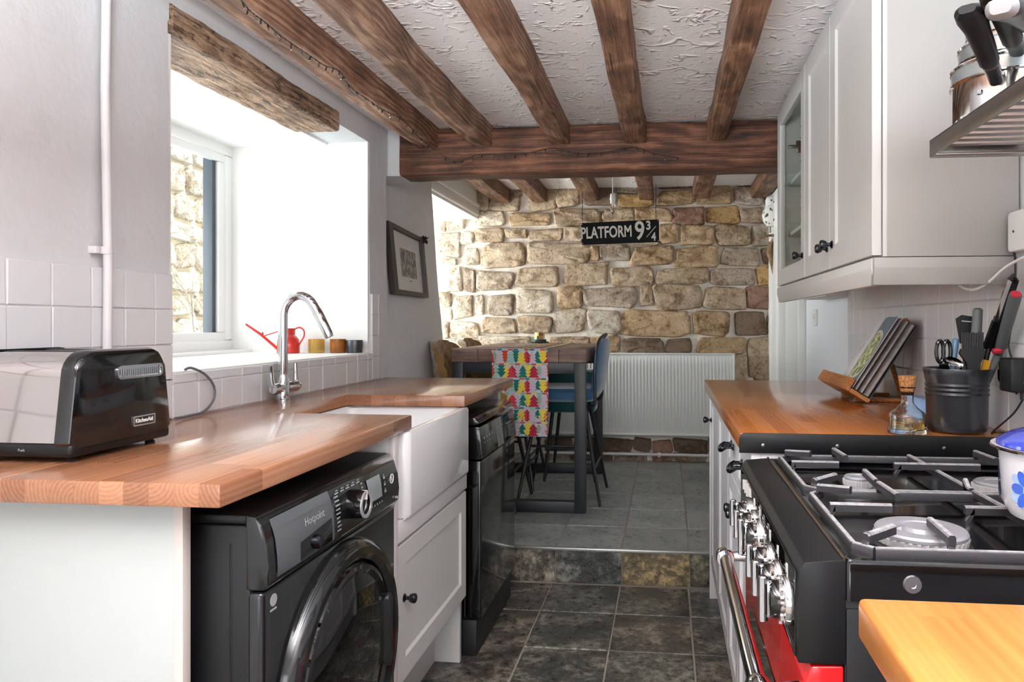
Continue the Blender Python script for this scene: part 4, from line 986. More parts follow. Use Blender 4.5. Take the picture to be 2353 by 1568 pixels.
# bar stools ------------------------------------------------------
def stool(kind, label, group):
    """local: seat centre over origin, front towards +X, floor z=0"""
    t = thing('bar_stool', label, 'stool', (0, 0, 0), True, group=group)
    V = Vector; H = .65
    fab = BLUEV if kind == 'blue' else MUST
    bm = NB(); d = .20
    loft(bm, [[(a, b, z) for a, b in rrect(w1, w2, r, 4)] for w1, w2, r, z in ((.36, .38, .06, H - .075), (.41, .43, .08, H - .06), (.42, .44, .09, H - .02), (.39, .41, .09, H), (.25, .27, .08, H + .006))])
    build('seat', bm, fab, t)
    for sx_ in (1, -1):
        for sy_ in (1, -1):
            bm = NB(); tube(bm, [V((sx_ * .13, sy_ * .12, H - .075)), V((sx_ * .235, sy_ * .235, 0))], [.013, .0085], 10); build('leg', bm, STOOLM, t)
    zr_ = .26
    for k, z_ in enumerate((.20, .20, .32, .32)):
        s_ = (H - .075 - z_) / (H - .075); ox, oy = .13 + s_ * .105, .12 + s_ * .115
        P = [(V((ox, -oy, z_)), V((ox, oy, z_))), (V((-ox, -oy, z_)), V((-ox, oy, z_))), (V((-ox, oy, z_)), V((ox, oy, z_))), (V((-ox, -oy, z_)), V((ox, -oy, z_)))][k]
        bm = NB(); tube(bm, P, .0075, 8); build('rung', bm, STOOLM, t)
    if kind == 'blue':
        bm = NB()
        def bk(a, b, w_):
            y = (a - .5) * .42 * (1 - .12 * (2 * b - 1) ** 2); z = H - .04 + b * .33 * (1 - .10 * (2 * a - 1) ** 2)
            x = -.222 - (z - H) * .13 + .040 * (2 * a - 1) ** 2
            e = max(abs(2 * a - 1), abs(2 * b - 1)); th = .022 * (1 - e ** 6 * .8)
            return V((x + (th * .6 if w_ else -th), y, z))
        slab(bm, bk, 14, 12, 0); build('backrest', bm, fab, t, ang=70)
        bm = NB(); pts = spline([V((-.13, -.19, H - .10)), V((-.20, -.21, H - .09)), V((-.205, -.215, H + .0)), V((-.205, -.215, H + .16)), V((-.222, -.17, H + .27)), V((-.250, 0, H + .305)), V((-.222, .17, H + .27)), V((-.205, .215, H + .16)), V((-.205, .215, H + .0)), V((-.20, .21, H - .09)), V((-.13, .19, H - .10))], 4)
        tube(bm, pts, .009, 8); build('back_frame', bm, STOOLM, t)
    else:
        bm = NB()
        def bk(a, b, w_):
            A_ = (a - .5) * 2; z = H - .13 + b * (.405 - .10 * abs(A_) ** 3)
            y = A_ * (.215 + .03 * b); x = -.235 + .10 * A_ * A_ - .05 * b
            q = 0
            if True:
                s1 = abs(((a * 6 + b * 4.5) % 1) - .5) * 2; s2 = abs(((a * 6 - b * 4.5) % 1) - .5) * 2
                q = -.014 * (1 - max(s1, s2) ** 3)
            return V((x + (.022 - q if w_ else q), y, z))
        slab(bm, bk, 36, 30, 0); build('backrest', bm, fab, t, ang=80)
    return t
def place(t, loc, rz, label=None):
    t.location = loc; t.rotation_euler = (0, 0, rz)
    if label: t['label'] = label
b1 = stool('blue', 'blue velvet bar stool with a curved backrest on the right side of the table', None)
place(b1, (-.60, 4.21, ZF2), R(180))
m1 = stool('mustard', 'mustard quilted velvet stool at the left side of the table, nearer the kitchen', 'mustard quilted stools')
m2 = copy_tree(m1); m2['label'] = 'mustard quilted velvet stool at the left side of the table, nearer the stone wall'
place(m1, (-1.035, 4.00, ZF2), 0); place(m2, (-1.035, 4.525, ZF2), 0)
# low teal stool behind the blue one
t2 = thing('upholstered_stool', 'teal velvet box stool behind the blue stool under the table', 'stool', (-.66, 4.80, ZF2))
bm = NB(); box(bm, -.78, -.46, 4.64, 4.95, .59, .86, .018, 3); build('seat', bm, TEALV, t2)
for x_ in (-.76, -.48):
    for y_ in (4.60, 4.93):
        bm = NB(); tube(bm, [(x_ + (.03 if x_ < -.6 else -.03), y_ + .0, .60), (x_ + (-.02 if x_ < -.6 else .03), y_ + (-.03 if y_ < 4.7 else .02), ZF2)], [.013, .009], 10); build('leg', bm, STOOLM, t2)
for z_ in (.36, .44):
    bm = NB(); tube(bm, [(-.74, 4.60, z_), (-.49, 4.60, z_)], .007, 8); build('rung', bm, STOOLM, t2)

# hanging sign
sg = thing('hanging_sign', 'black sign reading PLATFORM 9 3/4 hung from the joists on chains', 'sign', (-.15, 4.40, 1.74))
sy = 4.40
c1, c2, c3, c4 = U(1335, 513, Y=sy), U(1514, 504, Y=sy), U(1515, 556, Y=sy), U(1337, 563, Y=sy)
bm = NB(); vs_ = []
for d in (0, .012): vs_.append([bm.verts.new(p + Vector((0, d, 0))) for p in (c1, c2, c3, c4)])
bm.faces.new(vs_[0]); bm.faces.new(vs_[1][::-1])
for i in range(4): bm.faces.new((vs_[0][i], vs_[0][(i + 1) % 4], vs_[1][(i + 1) % 4], vs_[1][i]))
bmesh.ops.bevel(bm, geom=bm.edges[:], offset=.0015, segments=1, affect='EDGES'); build('board', bm, M('sign_black', '#0e1014', .6, spec=.2), sg)
tilt = math.atan2(c2.z - c1.z, c2.x - c1.x)
CREAM = M('sign_cream', '#e9e6da', .5, var=.01)
def stext(s, px, py, size, sx=1.0, bold=.003):
    p_ = U(px, py, Y=sy); e = text('lettering', s, size, (p_.x, p_.y - .001, p_.z), (R(90), -tilt, 0), CREAM, sg, .0006, bold, sx); return e
stext('PLATFORM', 1393, 535, .098, .655, .0022)
stext('9', 1470, 532, .160, .80, .0026); stext('3', 1490, 519, .074, .85, .0020); stext('4', 1502, 545, .070, .80, .0018)
bm = NB(); p_, q_ = U(1486, 545, Y=sy - .001), U(1507, 520, Y=sy - .001); tube(bm, [p_, q_], .0022, 6); build('fraction_bar', bm, CREAM, sg)
for c_, u, v in ((c1, .006, -.008), (c2, -.006, -.008), (c3, -.006, .008), (c4, .006, .008)):
    bm = NB(); lathe(bm, [(.0025, -.002), (.0022, -.0035), (.0001, -.004)], c_ + Vector((u, 0, v)), 8, 'Y'); build('rivet', bm, CREAM, sg)
def chain(px, p0, p1):
    a, b = U(px, p0, Y=sy), U(px, p1, Y=sy); n_ = max(3, int((a.z - b.z) / .017)); 
    for i in range(n_):
        z_ = a.z + (b.z - a.z) * (i + .5) / n_; bm = NB(); h = (a.z - b.z) / n_ * .5 + .003
        pts = []
        for k in range(9):
            t_ = 2 * math.pi * k / 8; u = .0042 * math.cos(t_); v_ = h * math.sin(t_)
            pts.append(Vector((a.x + (u if i % 2 else 0), sy + .004 + (0 if i % 2 else u), z_ + v_)))
        tube(bm, pts, .0013, 5); build('chain_link', bm, BLKM, sg)
chain(1338, 440, 508); chain(1507, 425, 503)
hk = U(1337, 418, Y=sy)
bm = NB(); pts = [hk + Vector((0, 0, .05)), hk + Vector((0, 0, .018))] + [hk + Vector((.010 * math.sin(a), 0, .008 - .010 * (1 - math.cos(a)) + .01)) for a in [R(20 * k) for k in range(1, 14)]] + [hk + Vector((0, 0, -.055))]
tube(bm, pts[:-1], .0022, 6); tag(build('ceiling_hook', bm, M('white_hook', '#d6d2c8', .4, .3)), 'small pale screw hook in the joist above the left chain of the sign', 'hook')

# pendant bulb
pb = thing('pendant_bulb', 'bare clear filament bulb hanging on a white flex in front of the stone wall', 'lamp', U(1408, 430, Y=sy + .05))
P0 = U(1408, 455, Y=4.45)
bm = NB(); tube(bm, [(P0.x, 4.45, ZD), (P0.x, 4.45, P0.z + .02)], .003, 8); build('flex', bm, WHITEP, pb)
bm = NB(); lathe(bm, [(.006, .03), (.015, .024), (.0165, .0), (.0185, -.001), (.0185, -.012), (.016, -.013), (.015, -.036), (.001, -.036)], P0, 20); build('lamp_holder', bm, WHITEP, pb)
bm = NB(); lathe(bm, [(.011, -.034), (.015, -.048), (.016, -.062), (.012, -.080), (.005, -.095), (.0005, -.100)], P0, 18); build('bulb', bm, BULB, pb)
bm = NB(); tube(bm, [P0 + Vector((.004, 0, -.04)), P0 + Vector((.005, 0, -.075)), P0 + Vector((-.003, 0, -.08)), P0 + Vector((-.004, 0, -.04))], .0009, 5); build('filament', bm, M('filament_copper', '#c08a5a', .4, .5), pb)

# owl ornament on driftwood at the right end of the stone wall
ow = thing('owl_ornament', 'fluffy white and grey toy owl perched on driftwood beside the glass cabinet', 'ornament', (.74, 5.14, 1.70))
oc = U(1776, 488, Y=5.16); OWL = None
m, nt, bs, co = start('owl_feathers')
v = nn(nt, 'TexVoronoi', {'Vector': mapv(nt, co, (1, 1, .45)), 'Scale': 60.0}).outputs['Distance']
mask = nn(nt, 'MapRange', {0: nn(nt, 'SeparateXYZ', {0: co}).outputs[2], 1: oc.z + .02, 2: oc.z + .05, 3: 1.0, 4: .0}).outputs[0]
f = mth(nt, 'MULTIPLY', nn(nt, 'MapRange', {0: v, 1: .30, 2: .42, 3: 1.0, 4: 0.0}).outputs[0], mask)
setp(nt, bs, col=mixc(nt, f, lin('#f2f0ec'), lin('#4f4b47')), rough=.9); bump(nt, bs, noi(nt, co, 150, 3), .8, .004); OWLM = m
bm = NB(); rings = []
for r, z_ in ((.012, -.105), (.045, -.095), (.068, -.06), (.074, -.02), (.066, .02), (.050, .045), (.048, .06), (.052, .085), (.044, .105), (.02, .118), (.002, .121)):
    rings.append([oc + Vector(((r + noise.noise(Vector((k, z_ * 60, 0))) * .006) * math.cos(2 * math.pi * k / 24), r * .8 * math.sin(2 * math.pi * k / 24), z_)) for k in range(24)])
loft(bm, rings)
for k in range(170):
    a = random.uniform(0, 2 * math.pi); z_ = random.uniform(-.1, .1); rr = .068 if z_ < .03 else .05
    p0 = oc + Vector((rr * math.cos(a), rr * .8 * math.sin(a), z_)); d = Vector((math.cos(a), math.sin(a) * .8, -.6)).normalized()
    q = p0 + d * .014; s = d.cross(Vector((0, 0, 1))).normalized() * .003
    f = bm.faces.new([bm.verts.new(p0 - d * .006 + s), bm.verts.new(p0 - d * .006 - s), bm.verts.new(q)])
build('body', bm, OWLM, ow, ang=60)
for s in (-1, 1):
    bm = NB(); lathe(bm, [(.0001, -.004), (.006, -.002), (.006, .002), (.0001, .004)], oc + Vector((s * .016, -.042, .078)), 10, 'Y'); build('eye', bm, BLKG, ow)
bm = NB(); lathe(bm, [(.0001, -.014), (.003, -.006), (.005, .004)], oc + Vector((0, -.048, .066)), 8, 'Y'); build('beak', bm, BLKM, ow)
for s in (-.02, .02):
    bm = NB(); tube(bm, [oc + Vector((s, -.01, -.095)), oc + Vector((s, -.02, -.145))], .006, 6); build('leg', bm, M('owl_leg_grey', '#8f887e', .8), ow)
bm = NB()
tube(bm, spline([U(1745, 548, Y=5.12), U(1765, 542, Y=5.13), U(1795, 540, Y=5.15), U(1830, 530, Y=5.2)], 4), [.006] * 5 + [.010] * 8, 8)
tube(bm, spline([U(1792, 545, Y=5.17), U(1775, 575, Y=5.2), U(1782, 610, Y=5.2), U(1795, 650, Y=5.22), U(1800, 672, Y=5.24)], 5), [.045, .043, .04, .036, .034, .036, .038, .036, .032, .03, .028, .026, .024, .022, .02, .02, .018, .016, .014, .012, .01], 12)
tube(bm, spline([U(1768, 556, Y=5.15), U(1770, 590, Y=5.17), U(1781, 640, Y=5.2)], 5), .012, 8)
tag(build('driftwood', bm, m_oak('driftwood', 'Z', '#4b3625', '#93714f', '#c0a27e', rugged=1.0)), 'gnarled brown driftwood fixed at the right end of the stone wall', 'driftwood')
bm = NB(); p_ = U(1792, 450, Y=5.25); box(bm, p_.x - .06, p_.x + .09, 5.2, 5.32, p_.z - .035, p_.z + .04, .008); box(bm, p_.x - .062, p_.x + .09, 5.197, 5.2, p_.z - .012, p_.z - .008)
tag(build('alarm_box', bm, WHITEP), 'small white plastic box above the owl', 'box')

# ---------------------------------------------------------------- fairy lights
def fairy(pts, name, label, led=True, hang=Vector((0, 0, -1)), k0=0):
    t = thing(name, label, 'fairy lights', pts[0]); sp_ = spline(pts, 7)
    bm = NB()
    for ph in (0, math.pi):
        hp = []
        for i, p in enumerate(sp_):
            hp.append(p + Vector((.0016 * math.cos(i * 1.9 + ph), .0012 * math.cos(i * 1.3 + ph), .0016 * math.sin(i * 1.9 + ph))))
        tube(bm, hp, .0011, 5)
    build('wire', bm, WIRE, t)
    for i in range(3, len(sp_) - 1, 3):
        d = (hang + Vector([random.uniform(-.6, .6) for _ in range(3)])).normalized(); p = sp_[i]
        bm = NB(); tube(bm, [p, p + d * .014], .0022, 6); h = build('bulb_holder', bm, BLKM, t)
        bm = NB(); tube(bm, [p + d * .014, p + d * .021], [.0018, .0012], 6); build('bulb', bm, BULB, h)
    return t
XA = -1.03
pts = [U(x_, y_, Z=1.962) for x_, y_ in ((548, -8), (575, 25), (610, 52), (648, 85), (700, 120), (745, 150), (780, 163), (805, 200), (850, 232), (880, 252), (925, 275), (960, 312), (1000, 345))]
fairy(pts, 'fairy_light_string', 'dark wire fairy lights pinned along the joist nearest the window wall')
pts = [U(x_, y_, Y=3.138) for x_, y_ in ((1008, 352), (1050, 372), (1100, 355), (1160, 358), (1215, 352), (1270, 340), (1330, 352), (1390, 350), (1455, 338), (1500, 352), (1560, 363))]
fairy(pts, 'fairy_light_string', 'dark wire fairy lights draped across the face of the main cross beam')
pts = [U(x_, y_, Y=3.138) for x_, y_ in ((1020, 368), (1070, 380), (1105, 360), (1180, 352), (1260, 352), (1340, 360), (1440, 345))]
bm = NB(); tube(bm, spline(pts, 6), .0012, 5); tag(build('loose_wire', bm, WIRE), 'loose dark wire hanging beneath the fairy lights on the main beam', 'wire')
# ================================================================ RIGHT SIDE
BLOCKR = m_block('laminated_worktop_wood_right', '#c27a3c', '#9a5426', .2)
BLOCKN = m_block('laminated_worktop_wood_near', '#d38f49', '#ab652d', .3)
bm = NB(); prism(bm, [(.165, 1.638), (.768, 1.638), (.768, 3.16), (.165, 3.16)], Zf, .89, .93, .0035)
tag(build('worktop', bm, BLOCKR), 'orange-brown wooden worktop beyond the cooker, holding the cookbook', 'worktop')
bm = NB(); prism(bm, [(.172, -.6), (.768, -.6), (.768, .672), (.172, .672)], Zf, .892, .93, .006, 3)
tag(build('worktop', bm, BLOCKN), 'light wooden worktop in the near corner on the camera side of the cooker', 'worktop')
# black capping strip on the worktop end
cs = thing('worktop_end_cap', 'black metal capping strip screwed to the worktop end beside the cooker', 'trim', (.46, 1.634, .91))
bm = NB(); pl = [(.163, .887), (.768, .887), (.768, .931), (.175, .931), (.167, .928), (.163, .920)]
prism(bm, pl, lambda u, v, d: Vector((u, d, v)), 1.630, 1.638, .001); build('strip', bm, BLKS, cs)
for x_, z_ in ((.215, .905), (.375, .906), (.60, .905)):
    bm = NB(); lathe(bm, [(.0045, 0), (.004, -.0015), (.0015, -.002), (.001, -.0006)], (x_, 1.630, z_), 12, 'Y'); build('screw', bm, STEEL, cs)

def F_nx(X): return lambda u, v, d: Vector((X - d, u, v))
# base cabinet with drawers, and the far base cabinet
bc = thing('base_cabinet', 'white base cabinet with two cup-handled drawers next to the cooker', 'cabinet', (.45, 1.95, 0))
bm = NB(); box(bm, .212, .765, 1.642, 2.245, .13, .889, .002); box(bm, .26, .765, 1.642, 2.245, 0, .13); box(bm, .19, .212, 1.640, 1.656, .13, .889, .001); build('carcass', bm, CABR, bc)
def cup(par, y, z, X):
    bm = NB()
    for s in (-1, 1): lathe(bm, [(.010, .001), (.010, -.002), (.005, -.006), (.005, -.022)], (X, y + s * .032, z), 12, 'X')
    pts = spline([(X - .018, y - .034, z + .002), (X - .030, y - .024, z - .006), (X - .034, y, z - .012), (X - .030, y + .024, z - .006), (X - .018, y + .034, z + .002)], 5)
    tube(bm, pts, [.005 + .003 * math.sin(math.pi * i / (len(pts) - 1)) for i in range(len(pts))], 10)
    return build('cup_handle', bm, PEWTER, par)
for y0, y1 in ((1.660, 1.948), (1.952, 2.242)):
    d_ = shaker('drawer', bc, F_nx(.210), y0, y1, .742, .884, .02, .03, .004, CABR); cup(d_, (y0 + y1) / 2 + .0, .825, .190)
    d_ = shaker('door', bc, F_nx(.210), y0, y1, .150, .736, .02, .055, .007, CABR); knob(d_, (.190, 1.950 + (-.03 if y0 < 1.8 else .03), .675), -1)
fc_ = thing('base_cabinet', 'white base cabinet at the far end of the right worktop with a single round knob', 'cabinet', (.45, 2.7, 0))
bm = NB(); box(bm, .212, .765, 2.250, 3.10, .13, .889, .002); box(bm, .26, .765, 2.25, 3.10, 0, .13); box(bm, .185, .765, 3.10, 3.118, .0, .889, .001); build('carcass', bm, CABR, fc_)
d1_ = shaker('door', fc_, F_nx(.210), 2.252, 2.672, .150, .884, .02, .055, .007, CABR)
d2_ = shaker('door', fc_, F_nx(.210), 2.676, 3.098, .150, .884, .02, .055, .007, CABR); knob(d2_, (.190, 3.05, .77), -1)
bm = NB(); box(bm, .245, .258, 1.642, 3.115, 0.0, .128, .002); struct('baseboard_right', bm, CABR)
bm = NB(); box(bm, .22, .765, -.6, .66, .1, .888, .002); t_ = thing('base_cabinet', 'white base cabinet under the near right worktop beside the cooker', 'cabinet', (.45, .1, 0)); build('carcass', bm, CABR, t_)
shaker('door', t_, F_nx(.22), .08, .655, .12, .88, .02, .055, .007, CABR)

# ---------------------------------------------------------------- cooker
ck = thing('range_cooker', 'red and black gas cooker with chrome knobs between the two right worktops', 'cooker', (.45, 1.2, 0))
KY0, KY1, KX, KZ = .885, 1.535, .158, .895
bm = NB(); box(bm, .212, .762, KY0 + .003, KY1 - .003, .08, .862, .004); box(bm, .24, .70, KY0 + .03, KY1 - .03, 0, .08); build('body', bm, BLKS, ck)
bm = NB(); box(bm, .214, .762, KY0 - .0005, KY0 + .004, .09, .836, .004); build('side_panel', bm, BLKS, ck)
# hob: glossy black pressed tray with raised rim
bm = NB(); hcx, hcy = (.212 + .762) / 2, (KY0 + KY1) / 2; hw, hh = .55, KY1 - KY0
def HR(k, r, z): return [(hcx + a, hcy + b, z) for a, b in rrect(hw - 2 * k, hh - 2 * k, r, 5)]
loft(bm, [HR(0, .008, .845), HR(0, .008, KZ - .006), HR(.002, .009, KZ - .001), HR(.008, .012, KZ), HR(.012, .014, KZ - .003), HR(.022, .02, KZ - .016), HR(.03, .025, KZ - .018)])
hob = build('hob_tray', bm, BLK, ck)
bm = NB(); lathe(bm, [(.011, 0), (.010, -.0025), (.004, -.003), (.0035, -.0015), (.001, -.0015)], (.29, KY0, .868), 18, 'Y'); build('side_screw', bm, CHROME, ck)
# control fascia: flat top sloping into vertical front
fp_ = [(.214, .768), (.158, .768), (.156, .80), (.158, .878), (.166, .890), (.214, KZ)]
bm = NB(); prism(bm, fp_, lambda u, v, d: Vector((u, d, v)), KY0, KY1, .0018, 2); fas = build('control_fascia', bm, BLKS, ck)
bm = NB(); box(bm, .1555, .1575, KY0 + .01, KY1 - .01, .772, .876, .0006); build('fascia_glass', bm, BLKG, fas)
bm = NB(); tube(bm, [(.212, KY0 + .002, KZ + .001), (.212, KY1 - .002, KZ + .001)], .0018, 6); build('fascia_edge_trim', bm, M('bronze_edge', '#6a5644', .25, .8), ck)
bm = NB()
for y_ in (.945, 1.020, 1.095, 1.215, 1.290, 1.365):
    box(bm, .1548, .1556, y_ - .002, y_ + .002, .852, .868); box(bm, .1548, .1556, y_ + .008, y_ + .011, .854, .866)
for y_ in (1.42, 1.45, 1.48): box(bm, .1548, .1556, y_ - .001, y_ + .003, .84, .86)
tag(build('printed_marks', bm, WHITE, fas), kind='stuff')
for i, y_ in enumerate((.945, 1.020, 1.095, 1.215, 1.290, 1.365)):
    big = i in (0, 3)
    rr_ = .031 if big else .026; zc_ = .822
    c = (.1555, y_, zc_)
    bm = NB(); lathe(bm, [(rr_, 0), (rr_, -.004), (rr_ * .96, -.007), (rr_ * .78, -.008)], c, 28, 'X'); kb = build('knob', bm, CHROME, ck)
    bm = NB(); lathe(bm, [(rr_ * .80, -.008), (rr_ * .80, -.0125), (rr_ * .74, -.0125), (rr_ * .74, -.008)], c, 24, 'X', caps=False)
    for k in range(10):
        a = 2 * math.pi * k / 10; tube(bm, [(.1555 - .0085, y_ + rr_ * .88 * math.cos(a), zc_ + rr_ * .88 * math.sin(a)), (.1555 - .0125, y_ + rr_ * .88 * math.cos(a), zc_ + rr_ * .88 * math.sin(a))], .003, 5)
    build('knob_collar', bm, STEELP, kb)
    bm = NB(); lathe(bm, [(rr_ * .78, -.008), (rr_ * .76, -.020), (rr_ * .66, -.024), (.001, -.025)], c, 24, 'X'); build('knob_core', bm, BLK, kb)
    bm = NB(); gl = rr_ * .95
    tube(bm, [(.1555 - .031, y_, zc_ - gl), (.1555 - .031, y_, zc_ - gl + .0015), (.1555 - .031, y_, zc_ + gl - .0015), (.1555 - .031, y_, zc_ + gl)], [.0045, .006, .006, .0045], 14)
    box(bm, .1555 - .030, .1555 - .020, y_ - .003, y_ + .003, zc_ - gl * .8, zc_ + gl * .8, .001)
    build('knob_grip', bm, CHROME, kb)
# oven door (red) with top bevel, black window, chrome handle
bm = NB(); prism(bm, [(.212, .14), (.172, .14), (.166, .16), (.166, .742), (.174, .764), (.212, .766)], lambda u, v, d: Vector((u, d, v)), KY0 + .002, KY1 - .002, .003, 3); od = build('oven_door', bm, RED, ck)
bm = NB(); loft(bm, [[(.1655, 1.21 + a, .43 + b) for a, b in rrect(.46, .40, .03, 5)], [(.1645, 1.21 + a, .43 + b) for a, b in rrect(.46, .40, .03, 5)]]); build('oven_window', bm, BLKG, od)
bm = NB(); box(bm, .20, .74, KY0 + .006, KY1 - .006, .085, .135, .003); build('plinth_drawer', bm, BLKS, ck)
hz = .712
bm = NB(); tube(bm, [(.117, KY0 + .035, hz), (.117, KY1 - .075, hz)], .0125, 18); hd = build('handle_bar', bm, CHROME, od)
for y_ in (KY0 + .040, KY1 - .085):
    bm = NB(); lathe(bm, [(.0165, -.014), (.018, -.010), (.018, .010), (.0165, .014)], (.117, y_, hz), 20, 'Y'); tube(bm, [(.125, y_, hz), (.168, y_, hz + .004)], [.009, .012], 12); build('handle_mount', bm, CHROME, hd)
# burners
def burner(x, y, r, kind=0):
    t = []
    zb = KZ - .017
    bm = NB(); lathe(bm, [(r * 1.12, 0), (r * 1.10, .004), (r * .98, .006)], (x, y, zb), 36); b_ = build('burner', bm, BLKM, ck)
    bm = NB(); nt_ = 36
    pr_ = [(r * .95, .004), (r * .96, .017)]
    lathe(bm, [(r * .95, .004), (r * .97, .018), (r * .70 if kind else r * .3, .018)], (x, y, zb), 48)
    for k in range(nt_):
        a = 2 * math.pi * k / nt_; ca, sa = math.cos(a), math.sin(a)
        tube(bm, [(x + r * .95 * ca, y + r * .95 * sa, zb + .008), (x + r * .985 * ca, y + r * .985 * sa, zb + .0175)], r * .055, 4)
    build('flame_ring', bm, M('burner_aluminium', '#dededf', .4, .3) if 'burner_aluminium' not in bpy.data.materials else bpy.data.materials['burner_aluminium'], b_)
    bm = NB()
    if kind:
        lathe(bm, [(r, .018), (r * 1.01, .022), (r * .97, .025), (r * .60, .025), (r * .55, .020), (r * .55, .016)], (x, y, zb), 44, caps=False)
        lathe(bm, [(r * .40, .016), (r * .41, .022), (r * .36, .027), (.001, .027)], (x, y, zb), 28)
    else: lathe(bm, [(r * .92, .018), (r * .95, .021), (r * .85, .024), (r * .5, .024), (r * .46, .0225), (.001, .0225)], (x, y, zb), 32)
    build('burner_cap', bm, M('burner_cap_grey', '#9c9ca1', .35, .2) if 'burner_cap_grey' not in bpy.data.materials else bpy.data.materials['burner_cap_grey'], b_)
burner(.340, 1.005, .058, 1); burner(.345, 1.340, .026); burner(.575, 1.320, .040, 0); burner(.580, 1.010, .036)
# cast iron pan supports
def bar(bm, p, q, w_=.0045, h=.0065, up=0.0):
    p, q = Vector(p), Vector(q); d = (q - p).normalized(); s = d.cross(Vector((0, 0, 1))).normalized()
    r_ = []
    for c_ in (p, q): r_.append([c_ + s * w_ * a + Vector((0, 0, h * b)) for a, b in ((-1, -1), (1, -1), (1, .6), (.6, 1), (-.6, 1), (-1, .6))])
    loft(bm, r_)
def grate(y0, y1):
    x0, x1 = .232, .748; z = KZ + .004; bm = NB()
    fr = [(x0 + .02, y0), (x1 - .02, y0), (x1, y0 + .02), (x1, y1 - .02), (x1 - .02, y1), (x0 + .02, y1), (x0, y1 - .02), (x0, y0 + .02)]
    for i in range(8): bar(bm, (*fr[i], z), (*fr[(i + 1) % 8], z))
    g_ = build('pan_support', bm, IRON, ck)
    zt = KZ + .021; ym = (y0 + y1) / 2; xm = (x0 + x1) / 2; L = .085
    bars = [((xm, y0, z + .006), (xm, y1, z + .006))]
    for xa, s in ((x0, 1), (x1, -1)): bars.append(((xa, ym, zt), (xa + s * .085, ym, zt)))
    bars.append(((xm - .075, ym, zt), (xm + .075, ym, zt)))
    for xc_ in (x0 + .11, x1 - .17 + .04):
        for ya, s in ((y0, 1), (y1, -1)): bars.append(((xc_, ya, zt), (xc_ + .004, ya + s * .085, zt)))
    for a, b in bars:
        bm = NB(); bar(bm, a, b, .0045, .006)
        for e in (a,):
            bar(bm, (e[0], e[1], z - .002), (e[0] + (b[0] - a[0]) * .08, e[1] + (b[1] - a[1]) * .08, zt), .0045, .006)
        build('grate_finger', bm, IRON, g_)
    for xc_, yc_ in ((x0, y0), (x1, y0), (x0, y1), (x1, y1)):
        dx, dy = (1 if xc_ == x0 else -1), (1 if yc_ == y0 else -1); bm = NB()
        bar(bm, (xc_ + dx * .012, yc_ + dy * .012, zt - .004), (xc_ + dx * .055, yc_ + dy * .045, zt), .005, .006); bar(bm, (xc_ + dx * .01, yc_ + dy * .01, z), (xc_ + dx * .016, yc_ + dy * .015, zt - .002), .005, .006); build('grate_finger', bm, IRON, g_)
grate(KY0 + .018, hcy - .006); grate(hcy + .006, KY1 - .018)

# enamel pot at the right edge
ep_ = thing('enamel_pot', 'white enamel casserole pot with blue flowers and blue lid on the hob', 'pot', (.575, 1.0, .92))
pcx, pcy, pz = .533, .985, KZ + .026
bm = NB(); lathe(bm, [(.001, 0), (.070, 0), (.083, .006), (.091, .022), (.094, .075), (.095, .088), (.104, .093), (.104, .096), (.093, .096), (.090, .085), (.088, .02), (.001, .006)], (pcx, pcy, pz), 48)
build('body', bm, M('white_enamel', '#eef1f6', .08, var=.01, coat=.5), ep_)
bm = NB(); lathe(bm, [(.104, .0925), (.1055, .0945), (.104, .0965)], (pcx, pcy, pz), 48, caps=False); build('steel_rim', bm, STEELP, ep_)
BLUEE = M('cobalt_enamel', '#2f3fae', .08, var=.03, coat=.5); LB = M('pale_blue_print', '#a9c4ee', .15); MB_ = M('mid_blue_print', '#3f62c4', .12)
bm = NB(); lathe(bm, [(.098, .097), (.097, .101), (.080, .112), (.045, .122), (.012, .125), (.001, .125)], (pcx, pcy, pz), 44); lid = build('lid', bm, BLUEE, ep_)
bm = NB(); lathe(bm, [(.010, .124), (.008, .132), (.018, .140), (.019, .146), (.001, .150)], (pcx, pcy, pz), 20); build('lid_knob', bm, BLUEE, lid)
bm = NB()
def oncyl(a, z_, off=.0008):
    r = .0935 + off + (.001 if z_ > .07 else 0); return Vector((pcx + r * math.cos(a), pcy + r * math.sin(a), pz + z_))
def petal(a0, zc0, ang, r0, r1, w_, mi, off):
    pts = []
    for k in range(10):
        t_ = 2 * math.pi * k / 10; u = (r0 + r1) / 2 + (r1 - r0) / 2 * math.cos(t_); v_ = w_ * math.sin(t_)
        x = u * math.cos(ang) - v_ * math.sin(ang); y = u * math.sin(ang) + v_ * math.cos(ang); pts.append(bm.verts.new(oncyl(a0 + x / .094, zc0 + y, off)))
    f = bm.faces.new(pts); f.material_index = mi
bm.free()
for q in range(6):
    a0 = R(205) + q * R(60); bm = NB()
    for k in range(6): petal(a0, .047, R(30 + 60 * k), .006, .030, .0075, 1, .0006)
    for k in range(6): petal(a0, .047, R(60 * k), .005, .026, .0065, 0, .0012)
    petal(a0, .047, 0, -.006, .006, .006, 1, .0018)
    build('flower_print', bm, [MB_, LB], ep_, smooth=False)
for a in (R(20), R(200)):
    bm = NB(); c_ = Vector((math.cos(a), math.sin(a), 0)); s = Vector((-c_.y, c_.x, 0))
    if a < 1: tube(bm, spline([Vector((pcx, pcy, pz + .075)) + c_ * .093 - s * .03, Vector((pcx, pcy, pz + .08)) + c_ * .118 - s * .022, Vector((pcx, pcy, pz + .08)) + c_ * .118 + s * .022, Vector((pcx, pcy, pz + .075)) + c_ * .093 + s * .03], 5), .004, 8); build('loop_handle', bm, BLUEE, ep_)
    else: bm.free()

